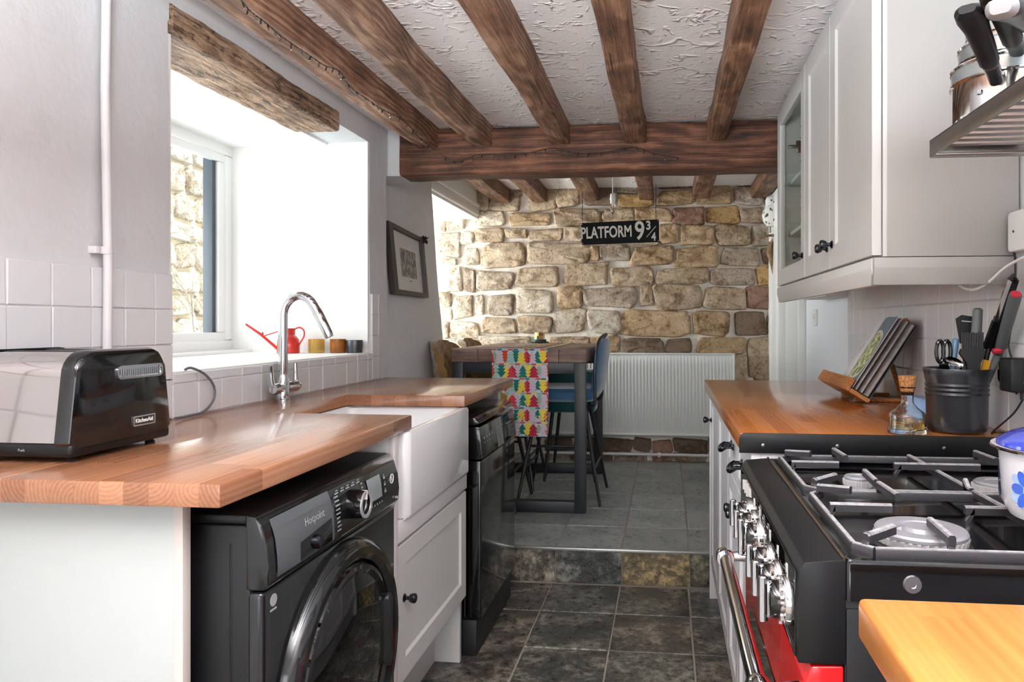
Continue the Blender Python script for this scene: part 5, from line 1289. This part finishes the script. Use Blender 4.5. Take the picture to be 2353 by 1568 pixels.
# ---------------------------------------------------------------- wall cabinets
Xc, Zb, Zt = .480, 1.327, 2.045
def pane_box(bm, x0, x1, y0, y1, z0, z1): box(bm, x0, x1, y0, y1, z0, z1)
dcab = thing('wall_cabinet', 'white double-door wall cabinet with dark knobs nearest the camera', 'cabinet', (.62, 2.05, Zb))
bm = NB(); box(bm, Xc, .765, 1.664, 2.448, Zb, Zt, .001); build('carcass', bm, CAB, dcab)
bm = NB(); box(bm, Xc - .001, .765, 1.654, 1.664, Zb - .002, Zt, .001); build('end_panel', bm, CAB_SHADED, dcab)
bm = NB(); box(bm, Xc - .001, Xc + .008, 1.6525, 1.6545, Zb - .002, Zt, .0005); build('edge_strip', bm, CAB, dcab)
da = shaker('door', dcab, F_nx(Xc - .002), 1.662, 2.079, Zb + .002, Zt - .004, .020, .065, .006)
db = shaker('door', dcab, F_nx(Xc - .002), 2.082, 2.446, Zb + .002, Zt - .004, .020, .065, .006)
knob(da, (.458, 2.050, 1.395), -1); knob(db, (.458, 2.112, 1.390), -1)
gc = thing('glass_cabinet', 'white wall cabinet with a glass door showing crockery, at the far end', 'cabinet', (.62, 2.75, Zb))
g0, g1 = 2.450, 3.035
bm = NB(); box(bm, Xc, .765, g0, g0 + .016, Zb, Zt); box(bm, Xc, .765, g1 - .016, g1, Zb, Zt); box(bm, Xc, .765, g0 + .016, g1 - .016, Zb, Zb + .016); box(bm, Xc, .765, g0 + .016, g1 - .016, Zt - .016, Zt); box(bm, .757, .765, g0 + .016, g1 - .016, Zb + .016, Zt - .016); build('carcass', bm, CAB, gc)
INN = M('cabinet_interior', '#dfe6e0', .5)
for z_ in (1.53, 1.735):
    bm = NB(); box(bm, Xc + .02, .757, g0 + .017, g1 - .017, z_, z_ + .016, .001); build('shelf', bm, INN, gc)
gd = shaker('glass_door', gc, F_nx(Xc - .002), g0 + .002, g1 - .002, Zb + .002, Zt - .004, .020, .065, .006, glass=True)
bm = NB(); box(bm, .466, .469, g0 + .060, g1 - .060, Zb + .06, Zt - .06); build('pane', bm, m_pane('cabinet_glass', (.94, .965, .95, 1)), gd, smooth=False)
knob(gd, (.458, g0 + .035, 1.405), -1)
for z_ in (1.40, 1.90):
    bm = NB(); box(bm, .50, .55, g1 - .028, g1 - .016, z_ - .006, z_ + .006, .001); box(bm, .53, .55, g1 - .022, g1 - .016, z_ - .025, z_ + .025, .002); build('hinge', bm, M('hinge_metal', '#7d7468', .35, .8), gc)
bm = NB()
for k in range(14): lathe(bm, [(.003, 0), (.003, -.0012)], (.55, g1 - .016, 1.36 + k * .048), 8, 'Y')
build('peg_holes', bm, BLKM, gc)
def cup_or_bowl(x, y, z, r, h, label, nm='bowl', print_=False):
    t = thing(nm, label, 'crockery', (x, y, z), group='crockery in the glass cabinet')
    bm = NB(); lathe(bm, [(r * .5, .0005), (r * .55, .004), (r * .8, h * .4), (r, h), (r * .96, h), (r * .75, h * .42), (.001, .008)], (x, y, z), 24); build('body', bm, CERAM, t)
    bm = NB()
    for k in range(18):
        a = 2 * math.pi * k / 18; lathe(bm, [(.0045, -.001), (.0045, .0004)], (x + r * .86 * math.cos(a), y + r * .86 * math.sin(a), z + h * .55), 6)
    build('speckle_print', bm, M('speckle_grey', '#5c6066', .4) if 'speckle_grey' not in bpy.data.materials else bpy.data.materials['speckle_grey'], t)
cup_or_bowl(.60, 2.70, 1.751, .07, .085, 'white speckled bowl on the top shelf inside the glass cabinet')
cup_or_bowl(.62, 2.86, 1.343, .075, .05, 'white shallow dish on the floor of the glass cabinet', 'dish')
cup_or_bowl(.60, 2.66, 1.343, .045, .09, 'white cup standing at the bottom of the glass cabinet', 'cup')
cup_or_bowl(.62, 2.80, 1.546, .06, .10, 'white jug-shaped beaker on the middle shelf of the glass cabinet', 'beaker')
# light rail below both cabinets, cornice gap filler on top
lr = thing('pelmet', 'white pelmet moulding running below both wall cabinets', 'moulding', (.5, 2.3, 1.29))
pf = [(.463, 1.325), (.478, 1.325), (.490, 1.268), (.474, 1.262), (.463, 1.30)]
pf = [(.458, 1.323), (.476, 1.323), (.482, 1.262), (.464, 1.262), (.456, 1.300)]
bm = NB(); prism(bm, pf, lambda u, v, d: Vector((u, d, v)), 1.662, 3.035, .0012); build('front_rail', bm, CAB, lr)
bm = NB(); prism(bm, [(1.650, 1.323), (1.668, 1.323), (1.674, 1.262), (1.656, 1.262), (1.648, 1.300)], lambda u, v, d: Vector((d, u, v)), .459, .766, .0012); build('side_rail', bm, CAB_SHADED, lr)
bm = NB(); box(bm, .484, .766, 1.676, 3.03, 1.318, 1.3265); build('underside_board', bm, CAB, lr)

# ---------------------------------------------------------------- stainless wall shelf and pans
shf = thing('wall_shelf', 'stainless steel barred wall shelf above the cooker', 'shelf', (.62, 1.0, 1.485))
sx0, sx1, sy0, sy1, sz = .470, .764, .35, 1.345, 1.475
bm = NB(); box(bm, sx0, sx0 + .003, sy0, sy1, sz, sz + .030, .001); box(bm, sx0, sx0 + .020, sy0, sy1, sz + .027, sz + .030, .001); build('front_rail', bm, STEEL, shf)
bm = NB(); box(bm, sx0 + .001, sx1, sy1 - .003, sy1, sz - .002, sz + .028, .0008); box(bm, sx0 + .001, sx1, sy1 - .03, sy1 - .003, sz - .002, sz + .001, .0005); build('end_rail', bm, STEEL, shf)
bm = NB(); box(bm, sx1 - .004, sx1, sy0, sy1, sz, sz + .06, .001); box(bm, sx0 + .001, sx1, sy0, sy0 + .003, sz, sz + .028, .0008); build('back_rail', bm, STEEL, shf)
yv = sy1 - .042; 
while yv > sy0 + .02:
    bm = NB(); tube(bm, [(sx0 + .003, yv, sz + .016), (sx1 - .004, yv, sz + .016)], .0075, 10); build('bar', bm, STEEL, shf); yv -= .034
def pan(label, cx_, cy_, r, h, hdir, tip, zo=0.0, hmat=None, tipm=False):
    t = thing('saucepan', label, 'saucepan', (cx_, cy_, sz + .024 + zo)); z0 = sz + .0245 + zo
    bm = NB(); lathe(bm, [(.001, 0), (r * .93, 0), (r * .985, .008), (r, .02), (r, h * .70), (r * 1.04, h * .72), (r * 1.04, h * .74), (r * 1.0, h * .75)], (cx_, cy_, z0), 44); build('body', bm, STEELP, t)
    bm = NB(); lathe(bm, [(r * 1.0, h * .75), (r * 1.01, h * .96), (r * .97, h * .96), (r * .96, .02), (.001, .01)], (cx_, cy_, z0), 44, caps=False); build('band', bm, M('pan_band_grey', '#9fa6a6', .3, .5) if 'pan_band_grey' not in bpy.data.materials else bpy.data.materials['pan_band_grey'], t)
    bm = NB(); lathe(bm, [(r * 1.02, h * .95), (r * 1.04, h * .98), (r * 1.02, h), (r * .97, h * .97)], (cx_, cy_, z0), 44, caps=False); build('rim', bm, CHROME, t)
    hd_ = Vector(hdir).normalized(); st = Vector((cx_, cy_, z0 + h * .62)) + Vector((hd_.x, hd_.y, 0)).normalized() * r
    tp_ = Vector(tip); ax = (tp_ - st); side = ax.cross(Vector((0, 0, 1))).normalized(); up = side.cross(ax).normalized()
    def sec(t_, w1, w2, off=0): c_ = st + ax * t_ + up * off; return [c_ + side * a + up * b for a, b in rrect(w1, w2, min(w1, w2) * .42, 3)]
    bm = NB(); loft(bm, [sec(-.02, .020, .018, -.004), sec(.12, .022, .016), sec(.26, .024, .020)]); fl_ = build('handle_bracket', bm, PEWTER, t)
    bm = NB(); loft(bm, [sec(.22, .022, .022), sec(.27, .028, .026), sec(.45, .030, .028, .004), sec(.70, .033, .026, .006), sec(.86, .040, .024, .004), sec(.96, .036, .022), sec(1.0, .022, .013)])
    if tipm:
        b2 = NB(); loft(b2, [sec(.955, .034, .022), sec(.99, .034, .022), sec(1.012, .022, .013)]); build('handle_end', b2, M('pan_handle_grey', '#9a9da0', .35), t)
    h_ = build('handle', bm, hmat or BLKS, t)
    c_ = st + ax * .84; bm = NB(); q = up * .0135
    loft(bm, [[c_ + side * a + ax.normalized() * b + q * 1.0 for a, b in rrect(.014, .022, .0065, 4)], [c_ + side * a + ax.normalized() * b + q * .85 for a, b in rrect(.012, .020, .0055, 4)]]); build('hanging_hole', bm, BLKG, h_)
    for s in (-1, 1):
        bm = NB(); c2_ = Vector((cx_, cy_, z0 + h * .45)) + (Vector((hd_.x, hd_.y, 0)).normalized() * math.cos(.28) + side * s * math.sin(.28)).normalized() * r
        lathe(bm, [(.0001, -.004), (.005, -.003), (.006, 0), (.005, .003), (.0001, .004)], c2_, 10, 'Z'); build('rivet', bm, CHROME, t)
    return t
PX_, PY_ = .570, 1.262
pan('largest steel saucepan, bottom of the nested stack on the wall shelf', PX_, PY_, .088, .105, (-.6, -.8, 0), U(2222, 20, Y=1.03))
pan('steel saucepan nested second in the stack on the wall shelf', PX_, PY_, .077, .10, (-.30, -1, 0), U(2283, -18, Y=.97), zo=.040)
pan('top nested saucepan whose grey-ended handle points towards the cooker', PX_, PY_, .066, .09, (.25, -1, 0), U(2300, 18, Y=.86), zo=.085, tipm=True)

# ---------------------------------------------------------------- cookbook on its wooden stand
Tt = R(32); cT, sT = math.cos(Tt), math.sin(Tt); bb = Vector((.610, 2.42, .958))
def Bk(u, v, w_): return bb + Vector((0, -u, 0)) + Vector((sT, 0, cT)) * v + Vector((-cT, 0, sT)) * w_
def bbox(bm, u0, u1, v0, v1, w0, w1, b=.001):
    pr_ = [bm.verts.new(Bk(u, v, w_)) for w_ in (w0, w1) for v in (v0, v1) for u in (u0, u1)]
    fs = [bm.faces.new([pr_[i] for i in f]) for f in ((0, 1, 3, 2), (4, 6, 7, 5), (0, 4, 5, 1), (2, 3, 7, 6), (0, 2, 6, 4), (1, 5, 7, 3))]
    if b: bmesh.ops.bevel(bm, geom=list({e for f in fs for e in f.edges}), offset=b, segments=2, affect='EDGES')
STW = m_oak('stand_wood', 'Y', '#6b3a1c', '#b06a32', '#d49a5a', rough=.35, scale=2)
cs_ = thing('cookbook_stand', 'wooden cookbook stand with a front ledge on the right worktop', 'book stand', (.62, 2.42, .93))
bm = NB(); bbox(bm, -.20, .20, -.022, .018, .064, .076, .002); build('front_lip', bm, STW, cs_)
bm = NB(); bbox(bm, -.20, .20, -.022, -.010, -.004, .0635, .002); build('ledge', bm, STW, cs_)
bm = NB(); ol = [(-.09, -.01), (.09, -.01), (.09, .22)] + [(.09 * math.cos(a), .22 + .075 * math.sin(a)) for a in [R(15 * k) for k in range(1, 12)]] + [(-.09, .22)]
prism(bm, ol, lambda u, v, d: Bk(u, v, d), -.012, -.004, .0015); build('back_board', bm, STW, cs_)
bm = NB(); p_ = Bk(0, .17, -.013); tube(bm, [p_, (p_.x + .05, p_.y, .938)], .008, 4); build('rear_strut', bm, STW, cs_)
for s in (-.085, .085):
    bm = NB(); box(bm, .590, .745, 2.42 + s - .010, 2.42 + s + .010, .9305, .9425, .002); build('foot_rail', bm, STW, cs_)
bk_ = thing('cookbook', 'open cookbook with a salad photograph leaning on the wooden stand', 'book', bb)
PAGE = M('page_white', '#eeecf4', .45, var=.01); PED = M('page_edge', '#b9b4b2', .6, var=.15, vs=60); COV = M('cover_dark', '#39404a', .4)
bm = NB(); bbox(bm, -.197, .0, -.008, .252, -.003, -.0005, .0008); bbox(bm, .001, .195, -.008, .252, -.003, -.0005, .0008); build('cover', bm, COV, bk_)
def lpw(a): return .040 + .006 * math.sin(math.pi * min(1, a * 1.6)) - .030 * a
bm = NB(); slab(bm, lambda a, b, w_: Bk(-.192 * a, -.006 + .252 * b, lpw(a) if w_ else -.0002), 12, 1, 0); build('left_pages', bm, PAGE, bk_, ang=50)
m, nt, bs, co = start('page_text'); setp(nt, bs, col='#77757c', rough=.6); TXT = m
bm = NB()
for k, (v_, a0, a1) in enumerate([(.215, .66, .80), (.205, .68, .78), (.185, .25, .62), (.178, .25, .60), (.168, .25, .62), (.15, .25, .58), (.143, .25, .60), (.135, .30, .58), (.165, .72, .84), (.155, .72, .82), (.145, .73, .85), (.135, .72, .84), (.125, .73, .83), (.115, .72, .84)]):
    surf(bm, lambda a, b: Bk(-.192 * (a0 + (a1 - a0) * a), v_ + .0022 * b, lpw(a0 + (a1 - a0) * a) + .0005), 6, 1)
build('printed_text', bm, TXT, bk_, smooth=False)
# right half: pages fanned apart at the fore-edge
def leaf(a, b, w1, bow, dw=0.0):
    return Bk(.188 * a, -.006 + .252 * b, .040 * (1 - a) + w1 * a + bow * math.sin(math.pi * min(1, a * 1.25)) + dw)
fans = [(.058, .007, .002), (.047, .002, .004), (.030, -.006, .005), (.012, -.014, .008)]
for k, (w1, bow, th_) in enumerate(fans):
    bm = NB(); slab(bm, lambda a, b, w_: leaf(a, b, w1, bow, 0 if w_ else -th_), 10, 2, 0)
    build('fanned_pages', bm, PAGE if k == 0 else PED, bk_, ang=50)
m, nt, bs, co = start('salad_photo')
v = nn(nt, 'TexVoronoi', {'Vector': co, 'Scale': 70.0}).outputs['Distance']; nz = noi(nt, co, 60, 4, .6, 1)
setp(nt, bs, col=ramp(nt, mth(nt, 'MULTIPLY_ADD', v, .5, mth(nt, 'MULTIPLY', nz, .6)), [(.30, '#2f4a2a'), (.45, '#6f8f4a'), (.58, '#b9c48a'), (.7, '#e8e6cf')]), rough=.4); SAL = m
PHB = M('photo_blue_grey', '#7f93a0', .4, var=.12, vs=20)
bm = NB(); surf(bm, lambda a, b: leaf(a, b, .058, .007, .0005), 10, 2); build('photo_page', bm, PHB, bk_)
for nm, rr_, mt, o_ in (('plate_print', 1.0, M('plate_print_white', '#e9e6dc', .4), .0009), ('salad_print', .88, SAL, .0013)):
    bm = NB(); g = surf(bm, lambda p, q: leaf(.52 + .45 * rr_ * q * math.cos(2 * math.pi * p), .45 + .36 * rr_ * q * math.sin(2 * math.pi * p), .058, .007, o_), 28, 5)
    bmesh.ops.remove_doubles(bm, verts=bm.verts[:], dist=1e-5)
    build(nm, bm, mt, bk_, smooth=False)

# ---------------------------------------------------------------- oil bottle
c0 = U(2085, 997, Z=.930); c0.z = .9305
ob = thing('oil_bottle', 'small glass oil bottle with a cork stopper in front of the utensil pot', 'bottle', c0)
bm = NB(); lathe(bm, [(.001, .002), (.038, 0), (.041, .003), (.041, .008), (.0385, .012), (.0385, .040), (.036, .047), (.022, .058), (.0135, .068), (.0125, .078), (.0150, .101), (.0175, .103), (.0165, .105), (.0135, .101), (.0110, .078), (.0120, .068), (.0205, .057), (.034, .046), (.0365, .040), (.0365, .014), (.001, .012)], c0, 40, caps=False)
build('glass', bm, m_glass('bottle_glass', (.98, 1, .98, 1)), ob)
bm = NB(); lathe(bm, [(.001, .0122), (.0364, .0142), (.0364, .030), (.001, .030)], c0, 36); build('oil', bm, m_glass('oil', (.85, .58, .12, 1), 0, 1.46), ob)
m, nt, bs, co = start('cork'); v = noi(nt, co, 220, 4, .7); setp(nt, bs, col=ramp(nt, v, [(.35, '#6a3d1c'), (.6, '#b77f4b')]), rough=.85); bump(nt, bs, v, .8, .002)
bm = NB(); lathe(bm, [(.001, .086), (.0125, .086), (.0165, .104), (.0195, .127), (.0185, .129), (.001, .128)], c0, 28); build('cork_stopper', bm, m, ob)

# butter dish
c1_ = U(2150, 960, Z=.945); cbd = Vector((.672, 1.905, .9305))
bd_ = thing('butter_dish', 'blue lidded butter dish behind the utensil pot', 'dish', cbd)
BD = M('sky_blue_ceramic', '#8fb6e6', .12, var=.04, coat=.4)
def rz_(w1, w2, r, z): return [(cbd.x + a, cbd.y + b, cbd.z + z) for a, b in rrect(w1, w2, r, 4)]
bm = NB(); loft(bm, [rz_(.10, .16, .015, 0), rz_(.12, .18, .02, .010), rz_(.115, .175, .02, .012)]); build('tray', bm, BD, bd_)
bm = NB(); loft(bm, [rz_(.095, .15, .015, .0125), rz_(.085, .14, .02, .045), rz_(.068, .12, .02, .056), rz_(.03, .08, .01, .059)]); build('lid', bm, BD, bd_)

# utensil crock and utensils, each utensil a thing
cc = U(2217, 1000, Z=.930); cc = Vector((cc.x, cc.y + .045, .9305))
cr = thing('utensil_pot', 'dark metallic ribbed pot full of kitchen utensils', 'pot', cc)
CRM = M('gunmetal_glaze', '#55565b', .26, .75, var=.15)
bm = NB(); lathe(bm, [(.001, 0), (.054, 0), (.061, .006), (.0635, .02), (.0645, .082), (.067, .087), (.0645, .092), (.067, .097), (.0645, .102), (.067, .107), (.0645, .112), (.068, .128), (.072, .143), (.0715, .145), (.068, .143), (.062, .112), (.060, .012), (.001, .010)], cc, 48, caps=False); build('body', bm, CRM, cr)
def ut(name, label, cat): return thing(name, label, cat, cc)
def W(px, py, dy=0.0): return U(px, py, Y=cc.y + dy)
def inside(px, dy=0): p_ = W(px, 870, dy); return Vector((cc.x + (p_.x - cc.x) * .5, cc.y + dy * .5, .955))
def flat(bm, p, q, w0, w1, th, facing=Vector((0, -1, 0))):
    p, q = Vector(p), Vector(q); d = (q - p).normalized(); s = d.cross(facing).normalized(); f = s.cross(d).normalized()
    loft(bm, [[c_ + s * a * w_ + f * b * th for a, b in ((-1, -1), (1, -1), (1, 1), (-1, 1))] for c_, w_ in ((p, w0), (q, w1))])
GRY = M('tool_grey', '#5c6062', .45); BLU = M('tool_blue_grey', '#5f7f9c', .35)
t = ut('scissors', 'black-handled kitchen scissors at the left of the utensil pot', 'scissors')
for px_, dx in ((2160, 0), (2176, .0)):
    bm = NB(); c_ = W(px_, 808, -.025); tube(bm, [c_ + Vector((.008 * math.cos(a), 0, .024 * math.sin(a))) for a in [2 * math.pi * k / 14 for k in range(15)]], .0045, 8); build('finger_loop', bm, BLK, t)
bm = NB(); flat(bm, W(2168, 835, -.025), inside(2175, -.02), .010, .004, .0015); build('blade', bm, STEELP, t)
t = ut('spatula', 'black slotted spatula standing behind the brush in the utensil pot', 'spatula')
bm = NB(); P1, P2 = W(2218, 728, .03), W(2216, 790, .03)
sp_ = [W(2196, 733, .03), W(2210, 724, .03), W(2237, 728, .03), W(2236, 792, .03), W(2206, 790, .03)]
a_ = [bm.verts.new(p) for p in sp_]; b_ = [bm.verts.new(p + Vector((0, .002, 0))) for p in sp_]; bm.faces.new(a_); bm.faces.new(b_[::-1])
for i in range(5): bm.faces.new((a_[i], a_[(i + 1) % 5], b_[(i + 1) % 5], b_[i]))
build('head', bm, BLKM, t)
bm = NB(); tube(bm, [W(2210, 738, .029), W(2234, 740, .029)], .0012, 6); build('slot', bm, WHITE, t)
bm = NB(); tube(bm, [W(2220, 790, .03), inside(2220, .02)], [.006, .004], 8); build('handle', bm, BLKM, t)
t = ut('ladle', 'grey round-ended handle standing upright in the middle of the utensil pot', 'utensil')
bm = NB(); tube(bm, [W(2247, 708, .01), W(2247, 712, .01), W(2243, 770, .008), inside(2240, .0)], [.006, .0105, .0115, .005], 12); build('handle', bm, GRY, t)
t = ut('small_tool', 'blue-grey handled tool left of the brush in the utensil pot', 'utensil')
bm = NB(); tube(bm, [W(2197, 778, -.01), W(2196, 783, -.01), W(2190, 830, -.012), inside(2190, -.01)], [.004, .0075, .007, .004], 10); build('handle', bm, BLU, t)
t = ut('pastry_brush', 'black silicone pastry brush at the front of the utensil pot', 'brush')
bm = NB()
for k in range(13):
    x_ = 2210 + k * 3.9; tube(bm, [W(x_ + 1, 764 + (k % 3), -.035), W(x_ + 1, 808, -.035)], .0021, 5)
build('bristles', bm, BLKM, t)
bm = NB(); ol = [W(2208, 802, -.035), W(2260, 800, -.035), W(2262, 812, -.035), W(2252, 835, -.035), W(2250, 855, -.035), W(2222, 855, -.035), W(2220, 835, -.035), W(2204, 812, -.035)]
a_ = [bm.verts.new(p + Vector((0, -.005, 0))) for p in ol]; b_ = [bm.verts.new(p + Vector((0, .005, 0))) for p in ol]; bm.faces.new(a_); bm.faces.new(b_[::-1])
for i in range(8): bm.faces.new((a_[i], a_[(i + 1) % 8], b_[(i + 1) % 8], b_[i]))
build('head', bm, BLKM, t)
bm = NB(); tube(bm, [W(2236, 850, -.035), inside(2236, -.03)], .006, 8); build('handle', bm, BLKM, t)
t = ut('spoon', 'shiny steel spoon bowl showing at the front left of the utensil pot', 'spoon')
bm = NB(); cS = W(2193, 832, -.045); rings = []
for k, (r, d) in enumerate(((.001, .006), (.007, .0045), (.012, 0), (.0125, -.001), (.007, .003), (.001, .0045))): rings.append([cS + Vector((r * 1.5 * math.cos(a) , d, r * .8 * math.sin(a) - r * .5 * math.cos(a))) for a in [2 * math.pi * q / 16 for q in range(16)]])
loft(bm, rings); build('bowl', bm, STEELP, t)
bm = NB(); tube(bm, [cS + Vector((.014, 0, -.008)), inside(2215, -.03)], .002, 6); build('stem', bm, STEELP, t)
t = ut('tongs', 'black and steel kitchen tongs leaning right in the utensil pot', 'tongs')
for (a, b) in (((2322, 640), (2268, 800)), ((2334, 645), (2280, 805))):
    A1, B1 = W(*a, -.105), W(*b, .0); Mm = A1.lerp(B1, .60)
    bm = NB(); flat(bm, A1, Mm, .0055, .0065, .003); build('arm', bm, STEELP if a[0] < 2330 else BLKS, t)
    bm = NB(); flat(bm, Mm, B1, .0075, .009, .0045); build('grip', bm, BLKS, t)
bm = NB(); tube(bm, [W(2320, 645, -.105), W(2328, 634, -.107), W(2336, 648, -.105)], .006, 8); build('hinge_cap', bm, BLK, t)
bm = NB(); tube(bm, [W(2272, 800, .0), inside(2265, .03)], .006, 8); build('lower_arm', bm, BLKS, t)
t = ut('grey_knife', 'thick grey-handled utensil with a red end leaning right in the utensil pot', 'utensil')
K0, K1 = W(2334, 677, -.150), W(2294, 815, -.02)
bm = NB(); tube(bm, [K0, K0.lerp(K1, .06), K0.lerp(K1, .8), K1], [.0115, .0125, .0115, .0085], 16); build('handle', bm, GRY, t)
bm = NB(); e_ = (K0 - K1).normalized(); tube(bm, [K0, K0 + e_ * .002], .0100, 16); build('end_cap', bm, M('red_plastic', '#b52232', .4), t, label='red end cap')
bm = NB(); tube(bm, [W(2281, 808, -.04), W(2295, 806, -.04), W(2311, 796, -.04)], [.006, .008, .005], 8); build('collar', bm, bpy.data.materials['red_plastic'], t, label='red collar')
bm = NB(); tube(bm, [K1, inside(2262, .0)], [.009, .005], 10); build('shaft', bm, GRY, t)
t = ut('yellow_tool', 'yellow-edged tool tip just above the right of the utensil pot rim', 'utensil')
bm = NB(); flat(bm, W(2268, 828, -.02), inside(2262, -.02), .008, .004, .003); build('blade', bm, M('yellow_plastic', '#e0a52e', .4), t)

# ---------------------------------------------------------------- sockets, adapter, cables
def plate(name, label, x, y, z, wy, hz_, d=.03, rocker=True):
    t = thing(name, label, 'switch', (x, y, z)); bm = NB()
    loft(bm, [[(x - k, y + a, z + b) for a, b in rrect(wy - s, hz_ - s, .008, 4)] for k, s in ((0, 0), (d - .003, 0), (d, .004))]); build('plate', bm, WHITEP, t)
    if rocker:
        bm = NB(); prism(bm, [(-.018, 0), (.018, 0), (.018, .005), (-.018, .0012)], lambda u, v, dd: Vector((x - d - v, y + dd, z + u)), -.008, .008, .0006); build('rocker', bm, WHITEP, t)
        bm = NB(); box(bm, x - d - .0004, x - d, y - .010, y + .010, z - .02, z + .02); build('rocker_frame', bm, M('shadow_grey', '#b8b8b8', .5), t)
    for s in (-1, 1):
        bm = NB(); lathe(bm, [(.003, 0), (.003, -.0008), (.0008, -.0002)], (x - d, y + s * wy * .34, z), 10, 'X'); build('screw', bm, PEWTER, t)
    return t
plate('cooker_switch', 'white surface-mounted cooker switch on the right wall under the shelf', XR, 1.555, 1.372, .165, .086, .036)
plate('light_switch', 'white light switch on the far wall beyond the worktop', XR + .01, 3.86, 1.205, .086, .086, .012)
ad = thing('plug_adapter', 'black plug-in adapter in the wall socket beside the utensil pot', 'plug', (.74, 1.58, 1.06))
sp0 = plate('wall_socket', 'white wall socket behind the black adapter', XR, 1.60, 1.07, .146, .086, .010, False); sp0['category'] = 'socket'
bm = NB(); box(bm, .700, .758, 1.545, 1.600, 1.035, 1.105, .004, 3); build('body', bm, BLKS, ad)
bm = NB(); box(bm, .715, .758, 1.602, 1.652, 1.045, 1.10, .012, 3); build('second_plug', bm, BLK, ad)
bm = NB(); lathe(bm, [(.006, 0), (.006, -.001), (.001, -.001)], (.730, 1.545, 1.055), 14, 'Y'); build('rating_mark', bm, WHITE, ad)
bm = NB(); tube(bm, [(.73, 1.56, 1.035), (.73, 1.56, 1.02)], .006, 10); build('lead_grommet', bm, BLKM, ad)
XW = .757
pts = [U(2321, 385, X=.752), U(2316, 430, X=.752), U(2320, 478, X=.752)]
bm = NB(); tube(bm, spline(pts, 6), .0022, 8); tag(build('black_cable', bm, BLKM), 'thin black cable running from the wall shelf down to the cooker switch', 'cable')
pts = [U(2325, 572, X=.742), U(2333, 600, X=.742), U(2330, 690, X=.742), U(2322, 760, X=.745), U(2318, 800, X=.745), U(2335, 850, X=.745), U(2345, 885, X=.745), U(2335, 905, X=.745)]
bm = NB(); tube(bm, spline(pts, 6), .0022, 8); tag(build('black_cable', bm, BLKM), 'black cable hanging from the cooker switch to the adapter', 'cable')
pts = [U(2196, 648, Y=1.75), U(2215, 662, Y=1.72), U(2240, 665, Y=1.69), U(2270, 650, Y=1.66), U(2310, 615, Y=1.60), U(2352, 592, Y=1.52), U(2400, 570, Y=1.42)]
bm = NB(); tube(bm, spline(pts, 6), .0032, 8); tag(build('white_cable', bm, WHITEP), 'white cable looping out from under the wall cabinet', 'cable')
pts = [(.73, 1.56, 1.022), (.732, 1.565, .97), (.72, 1.60, .936), (.735, 1.50, .935), (.745, 1.42, .95)]
pts = [(.73, 1.56, 1.022), (.728, 1.60, .985), (.715, 1.665, .937), (.735, 1.69, .9335), (.755, 1.66, .9335)]
bm = NB(); tube(bm, spline(pts, 7), .0020, 8); tag(build('black_cable', bm, BLKM), 'thin black lead drooping from the adapter onto the worktop', 'cable')
